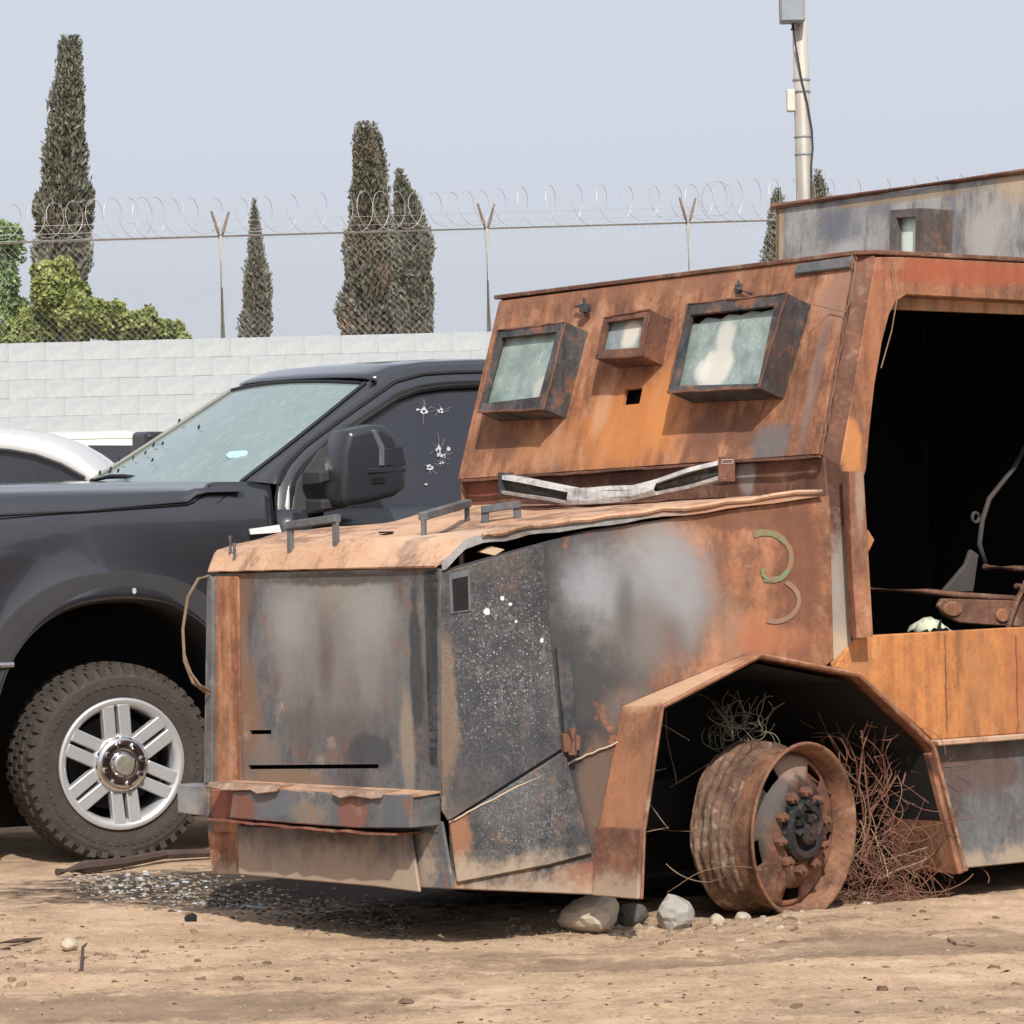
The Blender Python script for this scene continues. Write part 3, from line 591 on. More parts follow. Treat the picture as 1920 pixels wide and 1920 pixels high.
lp_m = rust('lower_plate_paint', DARK, streak=.3, dust=.5, rustpatch=.6, dust_z=(.18, .30), blobs=[(NS(950, 1480), (.2, .3, .2), (.11, .115, .12), .5, .6), (NS(855, 1560), (.05, .3, .1), (.30, .14, .07), .8, .5)], speck=(NS(960, 1520), (.3, .4, .25), 1.0))
poly('lower_plate', [NS(844, 1544, .016), NS(1060, 1408, .016), NS(1112, 1600, .016), NS(1030, 1622, .016), NS(858, 1655, .016)], -NSN*.012, lp_m)
mw = MB()
a, b = NS(842, 1542, .02), NS(1180, 1384, .006); mw.tube([a+(b-a)*q+Vector((0, 0, random.uniform(-1, 1)))*.002+Vector((0, 0, .012*math.sin(q*3))) for q in np.linspace(0, 1, 30)], .0035, 5)
mw.build('weld_bead', simple('dusty_weld', (.40, .32, .24), .9), wreck)
poly('dark_bar', [NS(1044, 1212, .02), NS(1072, 1222, .02), NS(1084, 1388, .02), NS(1062, 1398, .02)], -NSN*.018, SOOT)
hg = poly('hinge', [NS(1056, 1375, .035), NS(1090, 1380, .035), NS(1088, 1408, .035), NS(1060, 1412, .035)], -NSN*.034, BROWNM)
MB().tube([NS(1072, 1366, .04), NS(1074, 1415, .04)], .014, 8).build('hinge_pin', BROWNM, hg)
pf = poly('port_frame', [NS(842, 1076, .016), NS(882, 1068, .016), NS(884, 1146, .016), NS(845, 1152, .016)], -NSN*.0035, rust('port_rust', GREY, streak=.3))
poly('port_recess', [NS(848, 1086, .018), NS(877, 1080, .018), NS(879, 1142, .018), NS(851, 1146, .018)], -NSN*.0015, CHAR, pf, bevel=0)
# wheel arch flare: strip from the outer lip inwards; charred liner behind it
fl_m = rust('flare_rust', ORANGE, streak=.45, dust=.12, dust_z=(.1, .22), blobs=[((-.45, .1, .8), (.35, .3, .10), (.52, .34, .22), .85, .5), ((-.66, .1, .45), (.2, .3, .25), (.42, .2, .11), .5, .7)])
rows = [arch(-.006), arch(.0), arch(.32)]
MB().loft(rows).build('wheel_arch_flare', fl_m, wreck, solid=.009)
mw = MB(); mw.tube([p+Vector((0, -.004, 0)) for p in AR], .008, 6); mw.build('arch_lip', rust('lip_rust', ORANGE, streak=.3, dust=.35), wreck)
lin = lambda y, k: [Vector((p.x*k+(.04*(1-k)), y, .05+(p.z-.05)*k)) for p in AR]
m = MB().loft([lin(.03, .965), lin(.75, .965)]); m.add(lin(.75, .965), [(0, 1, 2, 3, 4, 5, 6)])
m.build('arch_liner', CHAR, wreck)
poly('arch_rear_plate', [(.664, .006, .525), (.80, .006, .10), (.80, .30, .10), (.664, .30, .525)], (-.03, 0, -.004), rust('arch_rear_rust', ORANGE, streak=.6, dust=.05, blobs=[((.70, .15, .5), (.1, .4, .08), (.06, .035, .03), .9, .4)]))  # dark blob at the top paints the shade up inside the arch
poly('flare_foot', [(-.725, -.012, .131), (-.702, -.012, .352), (-.702, .21, .352), (-.725, .21, .131)], (-.014, 0, 0), rust('foot_rust', BROWN, streak=.3, dust=.3, dust_z=(.13, .24), rustpatch=.6))
# ---- lower front and bumper
leg_m = rust('leg_rust', ORANGE, streak=.6, dust_z=(.14, .24))
poly('front_leg', [FR(388, 1555, FX), FR(446, 1556, FX), FR(446, 1640, FX), FR(397, 1638, FX)], (.05, 0, 0), leg_m)
poly('apron', [FR(443, 1548, FX-.035), FR(768, 1556, FX-.035), FR(786, 1673, FX-.035), FR(700, 1662, FX-.035), FR(560, 1650, FX-.035), FR(447, 1640, FX-.035)], (.012, 0, 0),
     rust('apron_paint', GREY, streak=.6, dust=.45, dust_z=(.2, .36), rustpatch=.5, blobs=[(FR(655, 1650, FX), (.2, .09, .04), (.32, .13, .08), .8, .5), (FR(735, 1620, FX), (.2, .08, .12), (.09, .095, .1), .5, .6)]))
poly('apron_side_strip', [FR(764, 1540, FX-.008), FR(828, 1540, FX-.008), FR(850, 1668, FX-.008), FR(784, 1664, FX-.008)], (.012, 0, 0), rust('strip_paint', GREY, streak=.4, dust=.4, rustpatch=.6))
BXF = FX-.125
bm_m = rust('bumper_paint', GREY, streak=.35, dust=.3, rustpatch=.75, blobs=[(FR(525, 1510, BXF), (.2, .16, .05), (.13, .14, .16), .8, .4), (FR(740, 1525, BXF), (.2, .1, .06), (.12, .13, .15), .6, .5), (FR(660, 1525, BXF), (.2, .10, .07), (.21, .095, .075), 1.0, .5), (FR(455, 1515, BXF), (.2, .09, .07), (.19, .085, .06), .95, .5), (FR(575, 1525, BXF), (.2, .12, .05), (.24, .19, .14), .6, .5), (FR(500, 1545, BXF), (.2, .5, .016), (.42, .18, .11), .8, .5)])
def frl(px, py, x): return FR(px, py, x)
q = [(436, 1484), (500, 1479), (630, 1487), (772, 1490), (770, 1553), (672, 1553), (560, 1545), (430, 1534)]
bump = poly('bumper', [FR(*p, BXF) for p in q], (.012, 0, 0), bm_m)
bi_m = rust('bumper_inside_rust', [(.0, (.10, .04, .03)), (.5, (.24, .09, .06)), (.9, (.34, .16, .11))], streak=.2, dust=.15)
poly('bumper_end', [FR(774, 1490, BXF+.006), FR(772, 1553, BXF+.006), FR(772, 1553, BXF+.006)+Vector((.118, 0, 0)), FR(774, 1490, BXF+.006)+Vector((.118, 0, 0))], (0, .012, 0), rust('bumper_end_paint', GREY, streak=.3, soot=.25, dust=.15), bump)
poly('bumper_inner', [FR(394, 1480, BXF+.07), FR(500, 1482, BXF+.07), FR(500, 1545, BXF+.07), FR(394, 1532, BXF+.07)], (.01, 0, 0), bi_m, bump)
zt = FR(600, 1487, BXF).z; zb = FR(500, 1540, BXF).z
yl, yr = FR(392, 1490, BXF).y, FR(774, 1490, BXF).y
def wav(y, x, z, a=.006): return Vector((x+random.uniform(-a, a), y, z+random.uniform(-a, a)*.6))
ny_ = 22
m = MB().loft([[wav(yl+(yr-yl)*i/ny_, BXF+.002, zt+.003, .002) for i in range(ny_+1)], [Vector((FX-.01, yl+(yr-yl)*i/ny_, zt+.010)) for i in range(ny_+1)]])
m.build('bumper_top', rust('bumper_top_rust', PEACH, streak=.1, dust=.3), bump, solid=-.006)
for i0, i1 in ((0, 8), (14, 19)):     # two peeling flaps of scale on the top edge
    m = MB().loft([[Vector((BXF-.016+random.uniform(-.010, .008), yl+(yr-yl)*i/ny_, zt-.004+random.uniform(-.006, .006))) for i in range(i0, i1+1)], [Vector((BXF+.004, yl+(yr-yl)*i/ny_, zt+.013+random.uniform(-.003, .004))) for i in range(i0, i1+1)], [Vector((FX-.03, yl+(yr-yl)*i/ny_, zt+.014)) for i in range(i0, i1+1)]])
    m.build('scale_flap', rust('scale_flap_rust', [(.1, (.10, .055, .042)), (.45, (.25, .15, .11)), (.8, (.44, .32, .24))], streak=0, dust=.35), bump, solid=.004)
m = MB().loft([[wav(yl+(yr-yl)*i/ny_, BXF-.010, FR(430, 1534, BXF).z-.006-(.012*i/ny_)) for i in range(ny_-1)], [Vector((FX, yl+(yr-yl)*i/ny_, zb-.012)) for i in range(ny_-1)]])
m.build('bumper_bottom', bi_m, bump, solid=.006)
poly('bumper_stub', [FR(331, 1470, FX-.06), FR(391, 1474, FX-.06), FR(391, 1532, FX-.06), FR(333, 1524, FX-.06)], (.08, 0, 0), rust('stub_grey', GREY, streak=.4, dust=.35, blobs=[(FR(360, 1500, FX), (.3, .2, .1), (.27, .28, .29), .7, .6)]), bump)
# ---- hood: bent plate with flange, U-shaped handles
hd_m = rust('hood_peach_rust', PEACH, streak=.0, dust=.12, blobs=[((-1.0, .6, 1.3), (.25, .4, .3), (.62, .5, .4), .4, .7)])
hy0 = lambda x: nsy(x)-.012*0; HX0, HX1 = FX-.03, .125
_he = [NS(796, 1029), NS(900, 1004), NS(992, 990), NS(1092, 977), NS(1300, 951), NS(1532, 923)]; HEX = [p.x for p in _he]; HEZ = [p.z for p in _he]
def hoodz(x, v):   # v 0 near side .. 1 far side
    s_ = (x-HX0)/(HX1-HX0)
    top = 1.285+(1.418-1.285)*s_ + .012*math.sin(s_*9+v*5)
    lip = 1.205
    k = min(1, max(0, s_/(.075-.045*min(1, v*1.6))))
    edge = float(np.interp(x, HEX, HEZ))
    top = edge*(1-min(1, v/.35))+top*min(1, v/.35)
    return lip*(1-k)+top*k
rows = []
for i in range(29):
    s_ = (i/28)**1.9; x = HX0+(HX1-HX0)*s_
    rows.append([Vector((x, hy0(x)-.01+(1.92-2*hy0(x)+.02)*j/16, hoodz(x, j/16)+.002*math.sin(i*7.3+j*3.1))) for j in range(17)])
hood = MB().loft(rows).build('hood', hd_m, wreck, solid=.008)
fl = [[r[0]+Vector((0, -.004, .002)) for r in rows[3:]], [r[0]+Vector((0, -.010, -.028+.012*i/25-.003*math.sin(i*1.7))) for i, r in enumerate(rows[3:])]]
MB().loft(fl).build('hood_flange', rust('flange_grey', [(.2, (.12, .12, .12)), (.5, (.24, .235, .23)), (.8, (.36, .33, .30))], streak=.2, dust=.15, blobs=[((-.1, .1, 1.37), (.5, .4, .1), (.36, .17, .09), .8, .5)]), wreck, solid=.006)
m = MB(); ed = [r[0]+Vector((-.005, -.012, .003)) for r in rows[9:]]
m.tube([p+Vector((0, random.uniform(-.004, .004), random.uniform(-.003, .005))) for p in ed], .008, 5); m.build('flaking_edge', rust('flaking_rust', PEACH, dust=.2), wreck)
HN = Vector((-.10, 0, 1))
HP = lambda px, py, z=1.30: W.loc(gnd(px, py, z))
hm = rust('handle_soot', GREY, streak=.2, soot=.3)
def hood_on(px, py):     # point of the hood surface on a sight line, searched from the front edge to the rear
    best = None
    for x in np.linspace(HX0, HX1, 240):
        p = FR(px, py, x); v = (p.y-hy0(x))/(1.92-2*hy0(x))
        if not (0 <= v <= 1): continue
        e = abs(p.z-hoodz(x, v))
        if best is None or e < best[0]-.0005: best = (e, Vector((x, p.y, hoodz(x, v))))
    return best[1]
def handle(b0, b1, top0, r=.013):
    A_, B_ = hood_on(*b0), hood_on(*b1); T0 = W.pl(*top0, A_, (1, 0, 0)); h = max(.03, T0.z-A_.z)
    m = MB()
    d = (B_-A_); d.z = 0; ang = math.atan2(d.y, d.x)
    for p in (A_, B_): m.box(p+Vector((0, 0, h/2-.01)), (.026, .014, h+.02), ang)
    mid = (A_+B_)/2+Vector((0, 0, h)); m.box(mid, (d.length+.026, .03, .026), ang, 0, -math.atan2(B_.z-A_.z, d.length))
    m.build('hood_handle', hm, wreck, bevel=.003)
handle((545, 1030), (630, 1018), (538, 985))
handle((795, 1003), (876, 977), (790, 968))
handle((910, 980), (970, 972), (908, 955))
for (px, py, q) in ((440, 1050, .055), (432, 1035, .06)):
    a = hood_on(px, py); MB().tube([a, a+Vector((0, 0, q))], .008, 6).build('hood_stud', hm, wreck)
m = MB(); a = hood_on(725, 1002); m.plate([a+Vector((.03*math.cos(k), .03*math.sin(k)*.8, .004)) for k in (0.3, 1.6, 2.4, 3.9, 5.2)], (0, 0, .006)); m.build('hood_slot', CHAR, wreck)
m = MB(); a = NS(900, 1035, .0); m.plate([a, a+Vector((.05, -.012, -.012)), a+Vector((.085, -.02, .006)), a+Vector((.04, -.01, .018))], -NSN*.03); m.build('jammed_chip', simple('pale_scrap', (.5, .38, .25)), wreck)
# ---- cowl below the windscreen, cab body shell, interior
cw_m = rust('cowl_rust', BROWN, streak=.4, dust=.1, blobs=[(FR(905, 930, .17), (.2, .1, .1), (.26, .085, .055), .7, .6), (FR(1400, 890, .17), (.2, .05, .1), (.35, .33, .32), .7, .5)])
poly('cowl', [FR(862, 905, .172), FR(1545, 858, .172), FR(1553, 930, .172)-Vector((0, 0, .06)), FR(866, 955, .172)-Vector((0, 0, .08))], (.012, 0, 0), cw_m)
poly('cowl_shelf', [(.06, .05, 1.405), (.17, .05, 1.405), (.17, 1.87, 1.405), (.06, 1.87, 1.405)], (0, 0, .01), BROWNM)
out_m = rust('shell_rust', ORANGE, streak=.5, dust=.05)
poly('far_side_panel', [(.15, 1.92, .12), (.15, 1.92, 1.53), (.372, 1.92, 2.212), (RXE, 1.92, 2.225), (RXE, 1.92, .12)], (0, -.012, 0), out_m)
poly('rear_panel', [(RXE, .0, .12), (RXE, 1.92, .12), (RXE, 1.92, 2.225), (RXE, .0, 2.225)], (-.012, 0, 0), out_m)
poly('far_nose_side', [(FX, 1.58, .19), (FX, 1.58, 1.2), (.13, 1.92, 1.40), (.13, 1.92, .13)], (0, -.012, 0), out_m)
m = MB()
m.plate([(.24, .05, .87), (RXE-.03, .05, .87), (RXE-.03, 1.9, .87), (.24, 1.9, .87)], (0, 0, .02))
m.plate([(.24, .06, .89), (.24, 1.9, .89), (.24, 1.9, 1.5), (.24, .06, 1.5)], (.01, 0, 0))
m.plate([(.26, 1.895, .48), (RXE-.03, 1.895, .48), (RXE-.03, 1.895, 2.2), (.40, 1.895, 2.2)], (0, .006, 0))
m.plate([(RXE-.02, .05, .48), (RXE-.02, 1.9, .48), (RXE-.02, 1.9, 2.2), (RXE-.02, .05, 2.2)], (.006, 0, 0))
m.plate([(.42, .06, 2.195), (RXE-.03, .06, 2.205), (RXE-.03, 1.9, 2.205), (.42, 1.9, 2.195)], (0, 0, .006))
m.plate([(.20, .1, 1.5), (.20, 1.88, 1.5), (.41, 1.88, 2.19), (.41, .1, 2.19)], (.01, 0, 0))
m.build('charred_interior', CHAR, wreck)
SEATM = rust('seat_frame_rust', BROWN, streak=.1, dust=.2)
DIM = simple('scorched_tube', (.055, .048, .045), .85, var=.4)
yS = .42
seat = MB(); seat.tube([S(1600, 1104, yS), S(1740, 1110, yS), S(1800, 1116, yS), S(1990, 1128, yS)], .012, 8)
seat = seat.build('seat_frame', SEATM, wreck, smooth=True)
base = [S(1768, 1122, yS-.03), S(1760, 1136, yS-.03), S(1772, 1155, yS-.03), S(1800, 1168, yS-.03), S(1850, 1172, yS-.03), S(1995, 1180, yS-.03), S(1995, 1132, yS-.03), S(1900, 1126, yS-.03)]
poly('seat_base_plate', base, (0, .02, 0), SEATM, seat)
for (px, py, ww, hh) in ((1788, 1142, .05, .028), (1882, 1154, .036, .026)):
    c = S(px, py, yS-.04); MB().plate([c+Vector((ww*math.cos(a), 0, hh*math.sin(a))) for a in np.linspace(0, 6.28, 15)[:-1]], (0, .012, 0)).build('pressed_boss', rust('boss_rust', ORANGE), seat, bevel=.004)
poly('seat_bracket', [S(1766, 1112, yS+.05), S(1812, 1058, yS+.05), S(1822, 1030, yS+.05), S(1836, 1040, yS+.05), S(1826, 1110, yS+.05)], (0, .02, 0), DIM, seat)
MB().tube([S(1930, 825, yS+.1), S(1900, 880, yS+.1), S(1855, 935, yS+.1), S(1842, 975, yS+.1), S(1836, 1020, yS+.1), S(1848, 1060, yS+.1)], .010, 7).build('seat_lever', DIM, seat, smooth=True)
MB().tube([S(1836, 970, yS+.1)+Vector((.018*math.cos(a)-.02, 0, .018*math.sin(a))) for a in np.linspace(0, 6.28, 14)], .006, 5).build('lever_ring', DIM, seat)
MB().tube([S(1846, 1063, yS+.02), S(1900, 1066, yS+.02), S(1990, 1070, yS+.02)], .012, 8).build('seat_tube', SEATM, seat, smooth=True)
MB().tube([S(1905, 1100, yS), S(1990, 1095, yS)], .012, 8).build('seat_tube', SEATM, seat, smooth=True)
MB().tube([S(1930, 1080, yS-.05), S(1905, 1130, yS-.05), S(1890, 1180, yS-.05)], .012, 8).build('seat_tube', SEATM, seat, smooth=True)
# under-structure
m = MB()
for y in (.55, 1.35): m.box((.6, y, .38), (3.6, .09, .16))
m.tube([(0, .2, .30), (0, 1.75, .30)], .055, 10); m.box((-.6, .95, .62), (.8, .6, .5)); m.box((-1.05, .95, .62), (.06, .9, .8))
m.build('chassis', CHAR, wreck)
MB().lathe([(.0, 1.45), (.28, 1.45), (.30, 1.47), (.30, 1.7), (.26, 1.72), (.0, 1.72)], 28, (0, 0, .297)).build('wheel', BROWNM, wreck)
for y in (.32, 1.62): MB().lathe([(.0, -.12), (.26, -.12), (.297, -.13), (.285, -.05), (.285, .12), (.0, .12)], 28, (2.1, y, .29)).build('wheel', BROWNM, wreck)
# hanging cable loop on the nose corner
br([FR(392, 1080, FX-.03), FR(372, 1085, FX-.10), FR(352, 1120, FX-.13), FR(343, 1180, FX-.14), FR(346, 1240, FX-.14), FR(362, 1280, FX-.12), FR(392, 1302, FX-.04)], .0055, TWIG, 'hanging_cable')
br([FR(345, 1225, FX-.14), FR(358, 1262, FX-.13), FR(375, 1285, FX-.10), FR(396, 1296, FX-.03)], .0045, TWIG, 'hanging_cable')
# green sprayed figure, with a greyer tail
def ribbon(name, pts, wd, mat, off=.0025):
    P_ = [NS(*p, off) for p in pts]; rowsA, rowsB = [], []
    for i, p in enumerate(P_):
        d = (P_[min(i+1, len(P_)-1)]-P_[max(i-1, 0)]).normalized(); s_ = d.cross(NSN).normalized()*wd/2*random.uniform(.85, 1.15)
        rowsA.append(p+s_); rowsB.append(p-s_)
    MB().loft([rowsA, rowsB]).build(name, mat, wreck, solid=.0015)
gp = NT('green_spray'); co = gp.obj(); n = gp.noise(co, 30, 5)
GREENP = gp.bsdf(Base_Color=gp.mix(gp.ss(n, .42, .60), (.24, .135, .07), (.15, .20, .115)), Roughness=.8)
def arc(cx, cy, rx, ry, a0, a1, n=12): return [(cx+rx*math.cos(a), cy+ry*math.sin(a)) for a in np.linspace(a0, a1, n)]
ribbon('spray_mark', [(1413, 1003)]+arc(1432, 1046, 52, 48, -1.7, .75, 12)+[(1464, 1084), (1450, 1087), (1432, 1086)], .020, GREENP)
ribbon('spray_mark', [(1430, 1066), (1431, 1078), (1438, 1085), (1452, 1086)], .016, GREENP, .004)
ribbon('spray_mark', arc(1448, 1126, 50, 40, -1.05, 1.5, 12)+[(1438, 1163)], .016, simple('faded_grey_spray', (.235, .145, .10), .85, var=.3), .0025)
# ---- front wheel: bare burnt rim
wc = S(1510, 1558, .06)
RIMM = rust('rim_rust', [(.0, (.05, .027, .02)), (.36, (.14, .068, .043)), (.58, (.25, .125, .072)), (.85, (.42, .29, .20))], streak=.0, dust=.1, rustpatch=.2, bump=.8, stain=.7)
HUBM = rust('hub_rust', BROWN, streak=.0, dust=.06, rustpatch=.6, bump=.6, blobs=[((-.15, .03, .14), (.13, .3, .16), (.09, .088, .085), .85, .5), ((.0, .0, .21), (.14, .3, .05), (.27, .20, .15), .8, .5), ((.03, .0, .03), (.13, .3, .15), (.012, .012, .013), .95, .4), ((-.2, .0, -.03), (.06, .3, .1), (.07, .07, .068), .7, .5)])
ang0 = rad(9.5)
prof = [(.258, .10), (.262, .05), (.276, .016), (.284, .004), (.291, -.003), (.297, .0), (.298, .006), (.292, .012), (.272, .022), (.268, .05), (.274, .075), (.268, .10), (.262, .13), (.266, .17), (.272, .21), (.290, .235), (.292, .25), (.275, .255), (.25, .25)]
rim = MB().lathe(prof, 56).build('wheel', RIMM, wreck, smooth=True); rim['label'] = 'bare burnt front wheel without its tyre'
rim.location = wc; rim.rotation_euler = (rad(2), 0, ang0)
NA = 60; rings = [(.264, .075), (.240, .062), (.195, .050), (.172, .036), (.16, .026), (.10, .022), (.085, .022)]
m = MB(); m.v = [(r*math.cos(2*math.pi*k/NA), h, r*math.sin(2*math.pi*k/NA)) for (r, h) in rings for k in range(NA)]
for i in range(len(rings)-1):
    for k in range(NA):
        if i == 1 and (k-7) % 12 < 4: continue
        m.f.append((i*NA+k, i*NA+(k+1) % NA, (i+1)*NA+(k+1) % NA, (i+1)*NA+k))
m.build('wheel_disc', HUBM, rim, smooth=True, solid=.008)
MB().lathe([(.0, .13), (.24, .13), (.24, .2), (.0, .2)], 24).build('brake_drum', CHAR, rim)
HB = rust('hub_soot', [(0, (.008, .008, .009)), (.5, (.02, .02, .022)), (.9, (.05, .045, .045))], soot=.1, streak=0, bump=.8)
MB().lathe([(.105, .03), (.103, .0), (.09, -.012), (.072, -.012), (.062, .015), (.05, .02), (.045, -.02), (.03, -.028), (.0, -.028)], 24).build('hub', HB, rim)
m = MB()
for k in range(34):
    a = random.uniform(0, 6.28); r = random.uniform(.02, .10); m.box((r*math.cos(a), random.uniform(-.03, .03), r*math.sin(a)+.02), (random.uniform(.010, .024),)*3, random.uniform(0, 3), random.uniform(0, 3), random.uniform(0, 3))
m.build('hub_cinders', HB, rim)
m = MB().lathe([(.0, -.045), (.014, -.045), (.017, -.035), (.017, .036), (.020, .034), (.020, .02)], 8)
for k in range(6):
    pass
m2 = MB(); m2.lathe([(.0, -.016), (.009, -.015), (.011, -.006), (.012, -.004), (.018, -.002), (.019, .024)], 7)
nut = m2.build('lug_nut', rust('nut_rust', BROWN, streak=0, rustpatch=.5, bump=.5), rim)
for k in range(10):
    o = nut if k == 0 else nut.copy()
    if k: COL.objects.link(o); o.parent = rim
    a = 2*math.pi*k/10+.2; o.location = (.130*math.cos(a), .0, .130*math.sin(a)); o.rotation_euler = (0, random.uniform(0, 1), 0)
# crust of burnt tyre on the barrel
rows = []
for i in range(25):
    h = .085+.175*i/24; row = []
    for k in range(96):
        a = 2*math.pi*k/96; base = .262+.030*(1-math.exp(-((h-.07)/.07)**2))+.0035*math.sin(h*190+math.sin(a*3)*1.2)
        low = max(0, math.sin(a+.3))*.006
        row.append(Vector(((base+low+.003*math.sin(a*9+h*40)+rng.normal(0, .0028))*math.cos(a), h, (base+.003*math.sin(a*7-h*60)+rng.normal(0, .0028))*math.sin(a))))
    rows.append(row)
MB().loft(rows, True).build('burnt_tyre_crust', rust('crust', [(.12, (.03, .02, .016)), (.4, (.10, .058, .04)), (.58, (.19, .115, .08)), (.8, (.45, .37, .29))], streak=.0, dust=.08, bump=1.0, flake=.9), rim, smooth=True, sub=1)

# ---- crumpled metal strip lying on the hood
strip_m = rust('bent_aluminium', [(.15, (.06, .06, .06)), (.38, (.34, .335, .33)), (.55, (.58, .57, .56)), (.9, (.68, .67, .66))], streak=0, bump=.6, stain=.35, flake=0, rough=.5)
core_m = rust('burnt_core', [(.2, (.02, .02, .018)), (.5, (.06, .058, .05)), (.7, (.14, .14, .12)), (.9, (.4, .4, .38))], streak=0, bump=1)
top = [(948, 892), (985, 899), (1030, 908), (1075, 918), (1110, 917), (1150, 914), (1195, 912), (1240, 900), (1300, 880), (1362, 863)]
bot = [(950, 926), (985, 932), (1030, 940), (1075, 946), (1110, 946), (1150, 943), (1195, 938), (1240, 928), (1300, 914), (1362, 900)]
XS = lambda i: .02-.05*math.sin(i/9*math.pi)
strip = empty('metal_strip', W.wld((.0, 1.0, 1.42)), TW); tag(strip, 'crumpled V-shaped aluminium strip lying across the rusty hood below the windows', 'metal strip')
so = W.loc(W.wld((.0, 1.0, 1.42)))
T_ = [FR(*p, XS(i))-so for i, p in enumerate(top)]; B_ = [FR(*p, XS(i))-so for i, p in enumerate(bot)]
J = lambda a=.004: Vector((random.uniform(-a, a), random.uniform(-a, a), random.uniform(-a, a)))
m = MB()
for A_ in (T_, B_):
    sg = 1 if A_ is T_ else -1
    e = [p+J() for p in A_]
    m.loft([[p+Vector((-.02, 0, .003)) for p in e], [p+Vector((-.024, 0, -sg*.012)) for p in e], [p+Vector((.03, 0, -sg*.010)) for p in e], [p+Vector((.03, 0, .004)) for p in e], [p+Vector((-.02, 0, .003)) for p in e]])
m.build('strip_rails', strip_m, strip, solid=.002)
rows = []
for j in range(6):
    rows.append([T_[i]*(1-j/5)+B_[i]*j/5+Vector((.0+random.uniform(-.010, .010), 0, 0)) for i in range(10)])
MB().loft(rows).build('strip_core', core_m, strip)
m = MB().loft([[T_[i]+Vector((-.022, 0, -.004))+J(.005) for i in (3, 4, 5, 6, 7)], [(T_[i]*.35+B_[i]*.65)+Vector((-.028, 0, 0))+J(.006) for i in (3, 4, 5, 6, 7)], [B_[i]+Vector((-.02, 0, 0)) for i in (3, 4, 5, 6, 7)]])
m.build('folded_skin', strip_m, strip, solid=.002)
for i in (0, 9): MB().plate([T_[i]+Vector((-.03, 0, .012)), B_[i]+Vector((-.03, 0, -.004)), B_[i]+Vector((.04, 0, -.004)), T_[i]+Vector((.04, 0, .012))], (0, .008, 0)).build('strip_end', SOOT if i == 0 else BROWNM, strip)
# ---- pale rag on the sill
rg = S(1752, 1185, .10); rag = empty('rag', W.wld(rg), TW); tag(rag, 'pale crumpled rag lying on the sill inside the open cab', 'rag')
rows = []
for i in range(9):
    u_ = i/8; row = []
    for j in range(7):
        v_ = j/6; h = .048*math.sin(math.pi*min(1, u_*1.15+.02))**.7*math.sin(math.pi*(.15+.7*v_))
        row.append(Vector((-.058+.125*u_+.010*math.sin(v_*9+i), -.03+.11*v_, max(-.03, h+.007*math.sin(i*2.3+j*1.7)))))
    rows.append(row)
MB().loft(rows).build('cloth', simple('pale_cloth', (.55, .57, .44), .95, var=.25, scale=20, bump=.5), rag, smooth=True, solid=.004)
MB().loft([[Vector((-.035, -.034, -.02)), Vector((-.015, -.036, .03)), Vector((.0, -.03, .045))], [Vector((-.02, -.036, -.02)), Vector((-.004, -.038, .026)), Vector((.006, -.03, .045))]]).build('dark_fold', CHAR, rag, solid=.002)

# ================================================================== second, grey armoured truck behind
G0 = at(1455, 391, 22.6)
GT = Local(Vector((G0.x, G0.y, 0)), WR, WA)
gtr = empty('armoured_truck', GT.o, TW)
tag(gtr, 'pale grey armoured truck with scorched steel front, standing behind the rusty one', 'armoured truck')
GF = GT.front
gm_ = rust('grey_plate', [(.0, (.17, .17, .18)), (.4, (.28, .28, .29)), (.65, (.36, .35, .33)), (.9, (.42, .37, .30))], streak=.5, dust=.1, blobs=[
    (GF(1570, 420, 0), (1, .28, .28), (.13, .14, .17), .9, .8), (GF(1590, 470, 0), (1, .22, .10), (.38, .38, .39), .7, .7), (GF(1460, 450, 0), (1, .06, .5), (.36, .25, .13), .8, .6), (GF(1650, 385, 0), (1, .22, .10), (.15, .16, .19), .7, .8),
    (GF(1900, 340, 0), (1, .2, .18), (.5, .36, .22), .7, .7), (GF(1850, 440, 0), (1, .25, .3), (.43, .41, .38), .7, .8), (GF(1790, 420, 0), (1, .05, .3), (.19, .20, .23), .8, .7), (GF(1700, 372, 0), (1, .9, .03), (.3, .2, .1), .6, .6)])
zt_ = GF(1455, 391, 0).z; zr_ = GF(1920, 326, 0).z; yr_ = GF(1920, 326, 0).y
wd = 2.5; zR = zt_+(zr_-zt_)*wd/abs(yr_)
poly('front_plate', [(-.10, .02, 1.3), (-.10, -wd, 1.3), (0, -wd, zR), (0, 0, zt_)], (.03, 0, 0), gm_, gtr)
MB().tube([(-.01, .02, zt_+.012), (-.01, -wd, zR+.012)], .022, 6).build('top_edge', rust('edge_rust', BROWN, dust=.15), gtr)
m = MB(); m.plate([(-.5, 0, .6), (3.4, 0, .6), (3.4, 0, zt_), (.0, 0, zt_), (-.1, 0, 1.3), (-.5, 0, 1.3)], (0, -.03, 0)); m.plate([(-.5, -wd, .6), (3.4, -wd, .6), (3.4, -wd, zR), (0, -wd, zR), (-.1, -wd, 1.3), (-.5, -wd, 1.3)], (0, .03, 0))
m.plate([(3.4, 0, .6), (3.4, -wd, .6), (3.4, -wd, zR), (3.4, 0, zt_)], (-.03, 0, 0)); m.plate([(.02, -.03, zt_-.03), (.02, -wd+.03, zR-.03), (3.37, -wd+.03, zR-.03), (3.37, -.03, zt_-.03)], (0, 0, .02))
m.plate([(-.5, -.03, .6), (-.5, -wd+.03, .6), (-.5, -wd+.03, 1.29), (-.5, -.03, 1.29)], (.03, 0, 0)); m.plate([(-.49, -.03, 1.28), (-.49, -wd+.03, 1.28), (-.08, -wd+.03, 1.30), (-.08, -.03, 1.30)], (0, 0, .02))
m.build('body_shell', gm_, gtr)
